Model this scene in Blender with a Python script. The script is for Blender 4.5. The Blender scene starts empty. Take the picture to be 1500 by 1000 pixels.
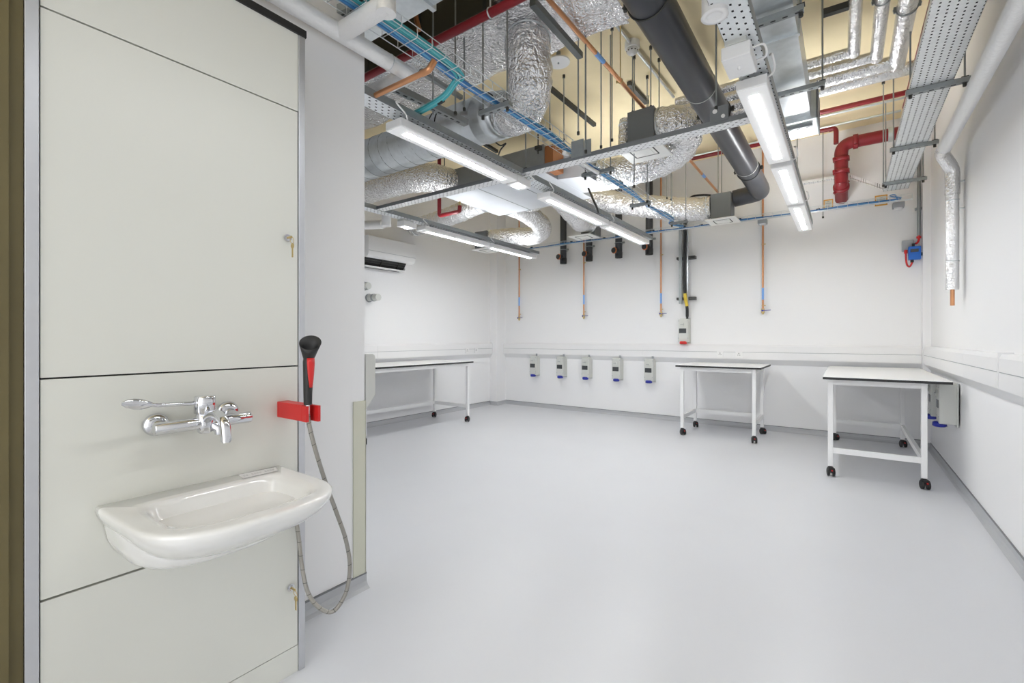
LENS_S, LED_S, SPOT_S, WORLD_S, EXPO, ADDUP_S = 0.06, 43.0, 60.0, 1.45, 0.95, 48.0
import bpy, bmesh, math, random
from mathutils import Vector, Matrix
random.seed(7)
C = bpy.context.scene.collection
PI = math.pi
# ------------------------------------------------------------------ camera numbers (metres; +Y runs along the right wall, +X along the back wall)
F = 683.4; YAW = math.radians(35.58); EYE = 1.27; CX, CY = 750.0, 494.5
SN, CS = math.sin(YAW), math.cos(YAW)
def P(px, py, X=None, Y=None, Z=None):
    """point of the room seen at a photo pixel, on a known plane of the room"""
    u = (px - CX) / F; v = (CY - py) / F
    dx, dy, dz = -SN + CS * u, CS + SN * u, v
    if X is not None: t = X / dx
    elif Y is not None: t = Y / dy
    else: t = (Z - EYE) / dz
    return Vector((dx * t, dy * t, EYE + dz * t))

# ------------------------------------------------------------------ materials
def mat(name, col, rough=0.5, metal=0.0, bump=0.0, bscale=40.0, var=0.0, vscale=6.0, coat=0.0, spec=0.5, detail=4.0):
    m = bpy.data.materials.new(name); m.use_nodes = True
    nt = m.node_tree; b = nt.nodes['Principled BSDF']
    b.inputs['Base Color'].default_value = (*col, 1)
    b.inputs['Roughness'].default_value = rough
    b.inputs['Metallic'].default_value = metal
    b.inputs['Specular IOR Level'].default_value = spec
    if coat: b.inputs['Coat Weight'].default_value = coat
    tc = nt.nodes.new('ShaderNodeTexCoord')
    if var:
        n = nt.nodes.new('ShaderNodeTexNoise'); n.inputs['Scale'].default_value = vscale; n.inputs['Detail'].default_value = detail
        nt.links.new(tc.outputs['Object'], n.inputs['Vector'])
        mx = nt.nodes.new('ShaderNodeMix'); mx.data_type = 'RGBA'
        mx.inputs[6].default_value = (*[c * (1 - var) for c in col], 1)
        mx.inputs[7].default_value = (*[min(1, c * (1 + var)) for c in col], 1)
        nt.links.new(n.outputs['Fac'], mx.inputs[0]); nt.links.new(mx.outputs[2], b.inputs['Base Color'])
    if bump:
        n2 = nt.nodes.new('ShaderNodeTexNoise'); n2.inputs['Scale'].default_value = bscale; n2.inputs['Detail'].default_value = detail
        nt.links.new(tc.outputs['Object'], n2.inputs['Vector'])
        bp = nt.nodes.new('ShaderNodeBump'); bp.inputs['Strength'].default_value = bump; bp.inputs['Distance'].default_value = 0.02
        nt.links.new(n2.outputs['Fac'], bp.inputs['Height']); nt.links.new(bp.outputs['Normal'], b.inputs['Normal'])
    return m
def foil_mat(name, col, scale, strength, rough):
    m = mat(name, col, rough, 0.88)
    nt = m.node_tree; b = nt.nodes['Principled BSDF']; tc = nt.nodes.new('ShaderNodeTexCoord')
    nz = nt.nodes.new('ShaderNodeTexNoise'); nz.inputs['Scale'].default_value = scale * 0.5; nz.inputs['Detail'].default_value = 3
    nt.links.new(tc.outputs['Object'], nz.inputs['Vector'])
    ad = nt.nodes.new('ShaderNodeVectorMath'); ad.operation = 'MULTIPLY_ADD'
    ad.inputs[1].default_value = (0.12, 0.12, 0.12)
    nt.links.new(nz.outputs['Color'], ad.inputs[0]); nt.links.new(tc.outputs['Object'], ad.inputs[2])
    vo = nt.nodes.new('ShaderNodeTexVoronoi'); vo.feature = 'DISTANCE_TO_EDGE'; vo.inputs['Scale'].default_value = scale
    nt.links.new(ad.outputs[0], vo.inputs['Vector'])
    n3 = nt.nodes.new('ShaderNodeTexNoise'); n3.inputs['Scale'].default_value = scale * 2.2; n3.inputs['Detail'].default_value = 6
    nt.links.new(tc.outputs['Object'], n3.inputs['Vector'])
    mth = nt.nodes.new('ShaderNodeMath'); mth.operation = 'MULTIPLY_ADD'; mth.inputs[1].default_value = 0.5
    nt.links.new(n3.outputs['Fac'], mth.inputs[0]); nt.links.new(vo.outputs['Distance'], mth.inputs[2])
    bp = nt.nodes.new('ShaderNodeBump'); bp.inputs['Strength'].default_value = strength; bp.inputs['Distance'].default_value = 0.03
    nt.links.new(mth.outputs[0], bp.inputs['Height']); nt.links.new(bp.outputs['Normal'], b.inputs['Normal'])
    return m
def emis(name, col, s):
    m = bpy.data.materials.new(name); m.use_nodes = True; nt = m.node_tree
    b = nt.nodes['Principled BSDF']; b.inputs['Base Color'].default_value = (0.9, 0.9, 0.9, 1)
    b.inputs['Emission Color'].default_value = (*col, 1); b.inputs['Emission Strength'].default_value = s
    return m
def slotted(name, col, along, pu, lu, pv, lv, rough=0.4, metal=0.35):
    """sheet metal pierced with rows of slots; along = axis the slots run along"""
    m = mat(name, col, rough, metal, var=0.12, vscale=25)
    nt = m.node_tree; b = nt.nodes['Principled BSDF']; out = nt.nodes['Material Output']
    tc = nt.nodes.new('ShaderNodeTexCoord'); sp = nt.nodes.new('ShaderNodeSeparateXYZ'); nt.links.new(tc.outputs['Object'], sp.inputs[0])
    U, V = ('X', 'Y') if along == 'X' else ('Y', 'X')
    def M(op, a, bb=None):
        n = nt.nodes.new('ShaderNodeMath'); n.operation = op
        for i, q in enumerate((a, bb)):
            if q is None: continue
            if isinstance(q, (int, float)): n.inputs[i].default_value = q
            else: nt.links.new(q, n.inputs[i])
        return n.outputs[0]
    v = M('DIVIDE', sp.outputs[V], pv); vi = M('FLOOR', v); vf = M('SUBTRACT', v, vi)
    u = M('ADD', M('DIVIDE', sp.outputs[U], pu), M('MULTIPLY', vi, 0.5)); uf = M('FRACT', u)
    hole = M('MULTIPLY', M('LESS_THAN', M('ABSOLUTE', M('SUBTRACT', uf, 0.5)), lu / pu / 2), M('LESS_THAN', M('ABSOLUTE', M('SUBTRACT', vf, 0.5)), lv / pv / 2))
    tr = nt.nodes.new('ShaderNodeBsdfDiffuse'); tr.inputs['Color'].default_value = (0.035, 0.035, 0.037, 1); mx = nt.nodes.new('ShaderNodeMixShader')
    nt.links.new(hole, mx.inputs[0]); nt.links.new(b.outputs[0], mx.inputs[1]); nt.links.new(tr.outputs[0], mx.inputs[2])
    nt.links.new(mx.outputs[0], out.inputs['Surface'])
    return m
M_wall = mat('wall_paint', (0.875, 0.875, 0.882), 0.55, bump=0.02, bscale=150, spec=0.3)
M_floor = mat('floor_resin', (0.66, 0.67, 0.70), 0.32, var=0.035, vscale=1.3, bump=0.02, bscale=60, spec=0.35)
M_cove = mat('cove_resin', (0.47, 0.48, 0.50), 0.4, var=0.06)
M_cap = mat('cove_cap', (0.20, 0.205, 0.215), 0.5)
M_soffit = mat('soffit_board', (0.91, 0.775, 0.50), 0.8, var=0.10, vscale=2.2, bump=0.03, bscale=30)
M_panel = mat('panel_laminate', (0.70, 0.705, 0.655), 0.35, spec=0.35)
M_alu = mat('satin_aluminium', (0.62, 0.63, 0.66), 0.38, 0.85, var=0.04, vscale=30)
M_black = mat('black_rubber', (0.015, 0.015, 0.016), 0.5)
M_olive = mat('olive_timber', (0.13, 0.105, 0.042), 0.55, var=0.25, vscale=3)
M_white = mat('white_powder_coat', (0.86, 0.86, 0.86), 0.35)
M_whtop = mat('white_laminate', (0.88, 0.88, 0.87), 0.25)
M_trunk = mat('white_trunking', (0.84, 0.84, 0.845), 0.4)
M_cer = mat('white_ceramic', (0.83, 0.83, 0.815), 0.08, coat=0.5)
M_chrome = mat('chrome', (0.70, 0.71, 0.74), 0.05, 1.0)
M_galv = mat('galvanised_steel', (0.68, 0.72, 0.745), 0.32, 0.85, var=0.14, vscale=22)
M_galvd = mat('dull_steel', (0.33, 0.35, 0.36), 0.45, 0.7, var=0.1, vscale=20)
M_strut = mat('zinc_strut', (0.33, 0.355, 0.36), 0.42, 0.6, var=0.1, vscale=30)
M_sideshade = mat('painted_side_shade', (0.075, 0.07, 0.05), 0.4, 0.3, var=0.2, vscale=8)  # shade and dark reflection on a duct side, put into the base colour
M_dull = mat('dull_green_steel', (0.11, 0.12, 0.115), 0.45, 0.3)
M_dstrut = mat('dark_strut', (0.06, 0.06, 0.055), 0.5, 0.4)
M_foil = foil_mat('crinkled_foil', (0.92, 0.92, 0.93), 24, 0.8, 0.26)
M_foilp = foil_mat('pipe_foil', (0.90, 0.90, 0.91), 30, 0.35, 0.25)
M_lag = mat('white_lagging', (0.86, 0.86, 0.86), 0.4, 0.25, bump=0.25, bscale=45)
M_pvc = mat('grey_pvc', (0.040, 0.042, 0.050), 0.33, var=0.05, vscale=3, spec=0.5)
M_pvcd = mat('dark_grey_pvc', (0.04, 0.042, 0.046), 0.4)
M_boxg = mat('grey_plenum_steel', (0.20, 0.215, 0.23), 0.5, 0.3)
M_red = mat('red_enamel', (0.22, 0.012, 0.018), 0.35)
M_redp = mat('red_plastic', (0.62, 0.02, 0.02), 0.4)
M_copper = mat('copper', (0.66, 0.32, 0.16), 0.3, 0.75, var=0.12, vscale=12)
M_brass = mat('brass', (0.62, 0.48, 0.22), 0.3, 0.9)
M_bluec = mat('blue_cable', (0.10, 0.33, 0.68), 0.5)
M_bluel = mat('light_blue_cable', (0.16, 0.47, 0.74), 0.5)
M_blued = mat('deep_blue_cable', (0.05, 0.19, 0.46), 0.5)
M_teall = mat('light_teal_cable', (0.17, 0.56, 0.60), 0.5)
M_tealc = mat('teal_cable', (0.07, 0.42, 0.48), 0.5)
M_bluep = mat('blue_plastic', (0.02, 0.03, 0.33), 0.4)
M_blueb = mat('blue_box', (0.01, 0.13, 0.55), 0.45)
M_tape = mat('blue_tape', (0.20, 0.42, 0.85), 0.5)
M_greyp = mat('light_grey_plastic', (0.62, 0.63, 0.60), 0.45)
M_mid = mat('mid_grey_plastic', (0.36, 0.38, 0.40), 0.45)
M_glassd = mat('dark_window', (0.06, 0.065, 0.07), 0.2)
M_beige = mat('cream_pvc', (0.66, 0.66, 0.55), 0.45)
M_yel = mat('yellow_sleeve', (0.75, 0.55, 0.06), 0.5)
M_orange = mat('orange_ring', (0.75, 0.20, 0.04), 0.5)
M_signo = mat('orange_sign', (0.75, 0.38, 0.06), 0.5)
M_steelhose = mat('braided_steel', (0.36, 0.345, 0.315), 0.35, 0.9, bump=0.3, bscale=300)
M_coil = mat('coil_brown', (0.32, 0.12, 0.04), 0.5)
M_grille = mat('white_grille', (0.86, 0.86, 0.83), 0.45)
M_lens = emis('lamp_lens', (0.985, 0.99, 1.0), LENS_S)
M_led = emis('lamp_led', (0.965, 0.985, 1.0), LED_S)
M_addup = emis('added_uplight', (0.97, 0.985, 1.0), ADDUP_S)  # glow for the added strips that brighten the soffit
M_addup2 = emis('added_uplight_low', (0.97, 0.985, 1.0), ADDUP_S * 0.25)
M_led2 = emis('lamp_led_soft', (0.965, 0.985, 1.0), LED_S * 0.72)
M_spot = emis('spot_led', (0.95, 0.98, 1.0), SPOT_S)
M_trayX = slotted('pierced_tray_x', (0.86, 0.87, 0.88), 'X', 0.048, 0.013, 0.025, 0.006)
M_trayY = slotted('pierced_tray_y', (0.80, 0.83, 0.85), 'Y', 0.045, 0.013, 0.030, 0.009)
M_trayW = slotted('pierced_tray_wide', (0.84, 0.86, 0.865), 'Y', 0.034, 0.013, 0.0375, 0.009)
M_strutY = slotted('slotted_strut_y', (0.62, 0.64, 0.66), 'Y', 0.06, 0.032, 0.2, 0.013)
M_strutX = slotted('slotted_strut_x', (0.62, 0.64, 0.66), 'X', 0.06, 0.032, 0.2, 0.013)

# ------------------------------------------------------------------ mesh builder
class MB:
    def __init__(s): s.v = []; s.f = []; s.sm = []
    def add(s, vs, fs, smooth=False):
        b = len(s.v); s.v += [tuple(q) for q in vs]
        for f in fs: s.f.append(tuple(b + i for i in f)); s.sm.append(smooth)
        return s
    def box(s, x0, x1, y0, y1, z0, z1):
        x0, x1 = sorted((x0, x1)); y0, y1 = sorted((y0, y1)); z0, z1 = sorted((z0, z1))
        return s.add([(x0,y0,z0),(x1,y0,z0),(x1,y1,z0),(x0,y1,z0),(x0,y0,z1),(x1,y0,z1),(x1,y1,z1),(x0,y1,z1)],
                     [(0,3,2,1),(4,5,6,7),(0,1,5,4),(1,2,6,5),(2,3,7,6),(3,0,4,7)])
    def bar(s, a, b, w, h, up=(0,0,1)):
        """box of section w x h from a to b"""
        a, b = Vector(a), Vector(b); d = (b - a).normalized(); up = Vector(up)
        sd = d.cross(up)
        if sd.length < 1e-5: sd = d.cross(Vector((1,0,0)))
        sd.normalize(); u2 = sd.cross(d).normalized()
        c = [(-1,-1),(1,-1),(1,1),(-1,1)]
        vs = [p + sd * (i * w / 2) + u2 * (j * h / 2) for p in (a, b) for i, j in c]
        return s.add(vs, [(0,1,2,3),(7,6,5,4),(0,4,5,1),(1,5,6,2),(2,6,7,3),(3,7,4,0)])
    def tube(s, pts, r, n=12, jit=0.0, caps=True, seg=None):
        pts = [Vector(p) for p in pts]; m = len(pts)
        rs = r if isinstance(r, (list, tuple)) else [r] * m
        T = []
        for i in range(m):
            t = (pts[min(i+1, m-1)] - pts[max(i-1, 0)])
            T.append(t.normalized())
        ref = Vector((0,0,1)) if abs(T[0].z) < 0.9 else Vector((1,0,0))
        nn = (ref - T[0] * ref.dot(T[0])).normalized()
        vs = []
        for i in range(m):
            nn = (nn - T[i] * nn.dot(T[i])).normalized(); bb = T[i].cross(nn)
            for k in range(n):
                a = 2 * PI * k / n; rr = rs[i] * (1 + (random.uniform(-jit, jit) if jit else 0))
                vs.append(pts[i] + (nn * math.cos(a) + bb * math.sin(a)) * rr)
        fs = [(i*n+k, i*n+(k+1)%n, (i+1)*n+(k+1)%n, (i+1)*n+k) for i in range(m-1) for k in range(n)]
        s.add(vs, fs, True)
        if caps:
            s.add(vs[:n], [tuple(reversed(range(n)))]); s.add(vs[-n:], [tuple(range(n))])
        return s
    def cyl(s, a, b, r, n=16, r2=None):
        return s.tube([a, b], [r, r if r2 is None else r2], n)
    def prism(s, poly, axis, a, b):
        """poly of 2-D points extruded along axis 'X' 'Y' or 'Z' (other two in order)"""
        def mk(p, t): return {'X': (t, p[0], p[1]), 'Y': (p[0], t, p[1]), 'Z': (p[0], p[1], t)}[axis]
        n = len(poly); vs = [mk(p, a) for p in poly] + [mk(p, b) for p in poly]
        return s.add(vs, [tuple(range(n)), tuple(reversed(range(n, 2*n)))] + [(i, n+i, n+(i+1)%n, (i+1)%n) for i in range(n)])
    def loft(s, rings, cap0=True, cap1=True, smooth=True):
        n = len(rings[0]); vs = [p for r in rings for p in r]
        s.add(vs, [(i*n+k, i*n+(k+1)%n, (i+1)*n+(k+1)%n, (i+1)*n+k) for i in range(len(rings)-1) for k in range(n)], smooth)
        if cap0: s.add(rings[0], [tuple(reversed(range(n)))], smooth)
        if cap1: s.add(rings[-1], [tuple(range(n))], smooth)
        return s
    def sphere(s, c, r, n=12, sc=(1,1,1)):
        c = Vector(c); rings = []
        for i in range(1, n//2):
            a = PI * i / (n//2)
            rings.append([c + Vector((math.sin(a)*math.cos(2*PI*k/n)*r*sc[0], math.sin(a)*math.sin(2*PI*k/n)*r*sc[1], -math.cos(a)*r*sc[2])) for k in range(n)])
        return s.loft(rings)
    def torus(s, c, R, r, axis, n=20, m=8):
        c = Vector(c); ax = Vector(axis).normalized(); a = ax.orthogonal().normalized(); b = ax.cross(a)
        vs = []
        for i in range(n):
            t = 2*PI*i/n; d = a*math.cos(t) + b*math.sin(t)
            for k in range(m):
                q = 2*PI*k/m; vs.append(c + d*(R + r*math.cos(q)) + ax*(r*math.sin(q)))
        return s.add(vs, [(i*m+k, ((i+1)%n)*m+k, ((i+1)%n)*m+(k+1)%m, i*m+(k+1)%m) for i in range(n) for k in range(m)], True)
def cat(pts, n=8):
    """smooth curve through points"""
    pts = [Vector(p) for p in pts]; out = []
    q = [pts[0]*2 - pts[1]] + pts + [pts[-1]*2 - pts[-2]]
    for i in range(1, len(q)-2):
        a, b, c, d = q[i-1:i+3]
        for k in range(n):
            t = k / n
            out.append(0.5*((2*b) + (c-a)*t + (2*a-5*b+4*c-d)*t*t + (3*b-a-3*c+d)*t**3))
    out.append(pts[-1]); return out
def fil(pts, r, n=6):
    """polyline with its corners rounded to radius r"""
    pts = [Vector(p) for p in pts]; out = [pts[0]]
    for i in range(1, len(pts)-1):
        a, b, c = pts[i-1:i+2]; d1 = (a-b); d2 = (c-b); t = min(r, d1.length*0.48, d2.length*0.48)
        p, q = b + d1.normalized()*t, b + d2.normalized()*t
        for k in range(n+1):
            w = k/n; out.append(p*(1-w)**2 + b*2*w*(1-w) + q*w*w)
    out.append(pts[-1]); return out
def dense(pts, step):
    pts = [Vector(p) for p in pts]; out = [pts[0]]
    for a, b in zip(pts, pts[1:]):
        k = max(1, int((b-a).length/step))
        out += [a.lerp(b, (i+1)/k) for i in range(k)]
    return out
def link(name, mb, m, parent=None, bevel=0, seg=2):
    me = bpy.data.meshes.new(name); me.from_pydata(mb.v, [], mb.f); me.update()
    bm = bmesh.new(); bm.from_mesh(me); bmesh.ops.recalc_face_normals(bm, faces=bm.faces); bm.to_mesh(me); bm.free()
    for p, sm in zip(me.polygons, mb.sm): p.use_smooth = sm
    me.materials.append(m)
    o = bpy.data.objects.new(name, me); C.objects.link(o)
    if parent is not None:
        o.parent = parent
        if parent.type == 'EMPTY': o.location = -parent.location
    if bevel:
        bv = o.modifiers.new('edge', 'BEVEL'); bv.width = bevel; bv.segments = seg; bv.limit_method = 'ANGLE'; bv.angle_limit = math.radians(50)
    return o
def tag(o, label, cat_, group=None):
    o['label'] = label; o['category'] = cat_
    if group: o['group'] = group
    return o
def thing(name, label, cat_, loc, group=None):
    o = bpy.data.objects.new(name, None); C.objects.link(o); o.location = loc; o.empty_display_size = 0.1
    return tag(o, label, cat_, group)
def solo(name, mb, m, label, cat_, group=None, bevel=0):
    return tag(link(name, mb, m, None, bevel), label, cat_, group)
def struct(name, mb, m, parent=None, bevel=0):
    o = link(name, mb, m, parent, bevel)
    if parent is None: o['kind'] = 'structure'
    return o
# ================================================================== the setting
XR, YB, XL, ZC = 0.79, 7.25, -5.5, 3.9          # right wall, back wall, far left wall, soffit
XW, YP = -2.0, 1.50                              # partition wall face and its far end
XP = -1.70                                       # face of the wash panel
struct('floor', MB().box(-5.7, 1.0, -2.6, 7.5, -0.1, 0), M_floor)
struct('ceiling', MB().box(-5.7, 1.0, -2.6, 7.5, ZC, ZC + 0.02), M_soffit)
struct('wall_back', MB().box(-5.7, 1.0, YB, YB + 0.15, 0, ZC), M_wall)
struct('wall_right', MB().box(XR, XR + 0.15, -2.6, YB, 0, ZC), M_wall)
struct('wall_left', MB().box(XL - 0.15, XL, YP - 0.1, YB, 0, ZC), M_wall)
struct('wall_partition', MB().box(XL, XW, -0.3, YP, 0, ZC), M_wall)
struct('wall_near', MB().box(XW, XP - 0.02, -2.6, -0.9, 0, ZC), M_wall)
struct('trim_1', MB().box(XL, -5.34, 6.97, YB, 0, ZC), M_wall)      # boxed column in the far left corner
struct('trim_2', MB().box(0.72, XR, 7.10, YB, 0, ZC), M_wall)       # boxed column in the far right corner
cv = [(0, 0), (0.035, 0), (0.018, 0.012), (0.008, 0.03), (0.006, 0.07), (0, 0.07)]
struct('baseboard_back', MB().prism([(YB - a, z) for a, z in cv], 'X', -5.34, 0.72), M_cove)
struct('baseboard_right', MB().prism([(XR - a, z) for a, z in cv], 'Y', -2.6, 7.10), M_cove)
struct('baseboard_left', MB().prism([(XL + a, z) for a, z in cv], 'Y', YP, 6.97), M_cove)
struct('baseboard_partition', MB().prism([(XW + a, z) for a, z in cv], 'Y', 1.012, YP + 0.008), M_cove)
cp = [(0, 0.066), (0.008, 0.066), (0.008, 0.073), (0, 0.073)]
for nm, poly, ax_, a_, b_ in (('baseboard_back', [(YB - a, z) for a, z in cp], 'X', -5.34, 0.72), ('baseboard_right', [(XR - a, z) for a, z in cp], 'Y', -2.6, 7.10), ('baseboard_left', [(XL + a, z) for a, z in cp], 'Y', YP, 6.97), ('baseboard_partition', [(XW + a, z) for a, z in cp], 'Y', 1.012, YP + 0.008)):
    struct('cap_strip', MB().prism(poly, ax_, a_, b_), M_cap, bpy.data.objects[nm])
b = MB().prism([(6.97 - a, z) for a, z in cv], 'X', XL, -5.334).prism([(-5.34 + a, z) for a, z in cv], 'Y', 6.964, YB)
struct('baseboard_column', b, M_cove)
b = MB().prism([(7.10 - a, z) for a, z in cv], 'X', 0.714, XR).prism([(0.72 - a, z) for a, z in cv], 'Y', 7.094, YB)
struct('baseboard_corner', b, M_cove)
d = thing('door_1', 'dark olive timber door frame left of the wash panel', 'door frame', (-1.75, -0.3, 0)); del d['category'], d['label']; d['kind'] = 'structure'
link('frame', MB().box(XW, XP - 0.002, -0.9, 0.242, 0, 3.0), M_olive, d)
link('stop', MB().box(XP - 0.002, XP + 0.010, -0.9, 0.215, 0, 3.0), M_olive, d)
t = solo('corner_guard', MB().box(XW, XW + 0.006, 1.43, YP + 0.006, 0.07, 0.95).box(XW - 0.08, XW + 0.006, YP, YP + 0.006, 0.07, 0.95), M_beige,
         'cream plastic corner guard on the end of the partition wall', 'corner guard', bevel=0.002)

# ================================================================== wash panel
d = thing('washroom_panel', 'off-white laminate service panel unit with flush doors behind the basin', 'panel', (-1.85, 0.62, 0))
Y0, Y1 = 0.270, 0.974
link('carcass', MB().box(XW + 0.001, XP - 0.018, 0.246, 0.998, 0.0, 2.44), M_black, d)
g = 0.003
for nm, z0, z1 in (('plinth', 0.0, 0.099), ('lower_door', 0.102, 0.5815), ('fixed_panel', 0.588, 1.1605), ('upper_door', 1.1655, 2.1285), ('head_panel', 2.1335, 2.425)):
    pn = link(nm, MB().box(XP - 0.016, XP, Y0 + 0.0025, Y1 - (0.0028 if 'plinth' not in nm and 'head' not in nm else 0.001), z0, z1), M_panel, d)
    if 'door' in nm:
        q = P(420.5, 348.5, X=XP) if nm == 'upper_door' else P(425.5, 860, X=XP)
        lk = link('cam_lock', MB().cyl(q, q + Vector((0.006, 0, 0)), 0.013, 20).cyl(q + Vector((0.006, 0, 0)), q + Vector((0.012, 0, 0)), 0.009, 16), M_chrome, pn)
        c = q + Vector((0.030, 0, 0))
        kb = MB().box(q.x + 0.010, q.x + 0.034, q.y - 0.0015, q.y + 0.0015, q.z - 0.004, q.z + 0.004)
        kb.torus(c + Vector((0.004, 0, -0.012)), 0.012, 0.001, (0, 1, 0.2))
        kz = c + Vector((0.004, 0.002, -0.033))
        kb.cyl(kz - Vector((0, 0.0012, 0)), kz + Vector((0, 0.0012, 0)), 0.010, 16)
        kb.box(kz.x - 0.004, kz.x + 0.004, kz.y - 0.001, kz.y + 0.001, kz.z - 0.042, kz.z)
        o = link('key', kb, M_brass, pn); o['label'] = 'small brass key hanging in the lock'
link('trim_strip', MB().box(XW + 0.001, XP + 0.004, 0.243, Y0, 0, 2.425), M_alu, d, 0.002)
link('trim_strip', MB().box(XW + 0.001, XP + 0.004, Y1, 1.0, 0, 2.425), M_alu, d, 0.002)
o = link('top_capping', MB().box(XW + 0.001, XP + 0.008, 0.243, 1.003, 2.425, 2.452), M_black, d); o['label'] = 'black capping strip'

# ================================================================== basin
d = thing('wash_basin', 'white ceramic wall-hung wash basin under the chrome lever tap', 'basin', (XP, 0.642, 0.6))
BC = 0.642
def dring(x0, x1, half, z, r0=1.0, pw=2.7, flat=0.5, yc=BC):
    """D-shaped ring: straight back edge at depth x0, bowed front reaching depth x1"""
    xm = x0 + (x1 - x0) * flat; pts = []
    for i in range(14): pts.append((x0, -half * r0 + 2 * half * r0 * i / 13))
    for i in range(1, 7): pts.append((x0 + (xm - x0) * i / 7, half * (r0 + (1 - r0) * i / 7)))
    for i in range(41):
        a = PI / 2 - PI * i / 40
        pts.append((xm + (x1 - xm) * abs(math.cos(a)) ** (2 / pw), half * math.copysign(abs(math.sin(a)) ** (2 / pw), math.sin(a))))
    for i in range(6, 0, -1): pts.append((x0 + (xm - x0) * i / 7, -half * (r0 + (1 - r0) * i / 7)))
    return [(XP + x, yc + y, z) for x, y in pts]
def relax(pts, n):
    for _ in range(n): pts = [tuple(0.25 * a + 0.5 * b_ + 0.25 * c for a, b_, c in zip(pts[i-1], pts[i], pts[(i+1) % len(pts)])) for i in range(len(pts))]
    return pts
R = [dring(0.002, d_, h_, z_, 1.02) for z_, d_, h_ in ((0.640, 0.13, 0.08), (0.652, 0.20, 0.12), (0.670, 0.28, 0.160), (0.693, 0.345, 0.192), (0.720, 0.400, 0.220), (0.748, 0.440, 0.241), (0.772, 0.461, 0.253), (0.788, 0.467, 0.257), (0.795, 0.4655, 0.2565), (0.7985, 0.462, 0.254), (0.8, 0.456, 0.2505), (0.8002, 0.448, 0.245))]
R += [relax(dring(x0_, x1_, h_, z_, 0.97, 3.2, 0.55), 4) for x0_, x1_, h_, z_ in ((0.094, 0.412, 0.212, 0.8002), (0.097, 0.408, 0.209, 0.7992), (0.102, 0.390, 0.192, 0.794), (0.108, 0.382, 0.186, 0.783), (0.116, 0.370, 0.178, 0.762), (0.128, 0.350, 0.165, 0.738), (0.15, 0.32, 0.142, 0.718), (0.18, 0.28, 0.10, 0.707), (0.21, 0.25, 0.04, 0.703))]
link('bowl', MB().loft(R), M_cer, d)
sh = [dring(0.002, d_, h_, z_, 1.0, 2.6, 0.35) for z_, d_, h_ in ((0.622, 0.12, 0.12), (0.628, 0.20, 0.165), (0.642, 0.245, 0.195), (0.665, 0.275, 0.220), (0.70, 0.29, 0.236), (0.755, 0.29, 0.246))]
link('shroud', MB().loft(sh), M_cer, d)
q = MB(); 
lab = [P(x, y, Z=0.8015) for x, y in ((349, 695), (404, 684), (408, 689), (356, 701))]
q.add([*lab], [(0, 1, 2, 3)])
o = link('sticker', q, mat('clear_sticker', (0.80, 0.80, 0.80), 0.3), d); o['label'] = 'small clear sticker with a thin grey outline'
q = MB()
for a, b2 in ((0, 1), (1, 2), (2, 3), (3, 0)): q.bar(lab[a] + Vector((0,0,.0006)), lab[b2] + Vector((0,0,.0006)), 0.0012, 0.0006)
for s0 in (0.42, 0.6):
    a_, b_ = lab[0].lerp(lab[3], s0), lab[1].lerp(lab[2], s0); n_ = 14
    for i in range(1, n_ - 1):
        if i % 5 != 3: q.bar(a_.lerp(b_, i / n_) + Vector((0,0,.0006)), a_.lerp(b_, (i + 0.7) / n_) + Vector((0,0,.0006)), 0.0022, 0.0006)
link('sticker_outline', q, mat('sticker_print', (0.55, 0.55, 0.55), 0.5), d)

# ================================================================== tap
d = thing('lever_tap', 'chrome wall-mounted lever mixer tap on the off-white panel', 'tap', (XP, 0.62, 1.0))
XT = -1.62
for px, py in ((228, 621.5), (333, 602)):
    q = P(px, py, X=XP + 0.001)
    link('wall_flange', MB().tube([q, q + Vector((0.006,0,0)), q + Vector((0.014,0,0)), q + Vector((0.018,0,0))], [0.034, 0.034, 0.029, 0.018], 28).cyl(q, (XT, q.y, 1.006), 0.016, 20), M_chrome, d)
zt = 1.006
link('body_bar', MB().tube([(XT, 0.492, zt), (XT, 0.494, zt), (XT, 0.758, zt), (XT, 0.760, zt)], [0.016, 0.0185, 0.0185, 0.016], 28), M_chrome, d)
YT = 0.624
link('cartridge', MB().tube([(XT, YT, 0.975), (XT, YT, 0.98), (XT, YT, 1.03), (XT, YT, 1.031), (XT, YT, 1.036), (XT, YT, 1.037), (XT, YT, 1.087), (XT, YT, 1.090)], [0.016, 0.021, 0.026, 0.024, 0.024, 0.029, 0.029, 0.026], 32), M_chrome, d)
link('valve_stub', MB().tube([(XT, YT + 0.02, 1.0), (XT + 0.02, YT + 0.035, 0.985), (XT + 0.02, YT + 0.035, 0.968)], [0.018, 0.018, 0.015], 20), M_chrome, d)
sp = cat([(XT, YT, 1.012), (XT + 0.05, YT, 1.036), (XT + 0.095, YT, 1.038), (XT + 0.132, YT, 1.018), (XT + 0.143, YT, 0.985), (XT + 0.144, YT, 0.968)], 8)
link('spout', MB().tube(sp, [0.0145] * (len(sp) - 1) + [0.0145], 20).tube([sp[-1], sp[-1] + Vector((0, 0, -0.004))], [0.012, 0.012], 20), M_chrome, d)
lv = [(XT - 0.0, YT - 0.02, 1.070), (XT + 0.004, 0.56, 1.072), (XT + 0.008, 0.50, 1.076), (XT + 0.014, 0.475, 1.083)]
lm = MB().tube(cat(lv, 6), 0.0062, 14)
rg = []
for t_, w in ((0.0, 0.006), (0.12, 0.010), (0.35, 0.0165), (0.6, 0.0175), (0.85, 0.0125), (1.0, 0.004)):
    cy = 0.485 - 0.075 * t_; cz = 1.080 + 0.012 * t_; hx = XT + 0.014 + 0.02 * t_
    rg.append([(hx + 0.5 * w * math.cos(a), cy, cz + w * math.sin(a) * 0.9 + 0.003 * math.cos(a)) for a in (2*PI*i/16 for i in range(16))])
lm.loft(rg)
link('lever', lm, M_chrome, d)

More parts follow.
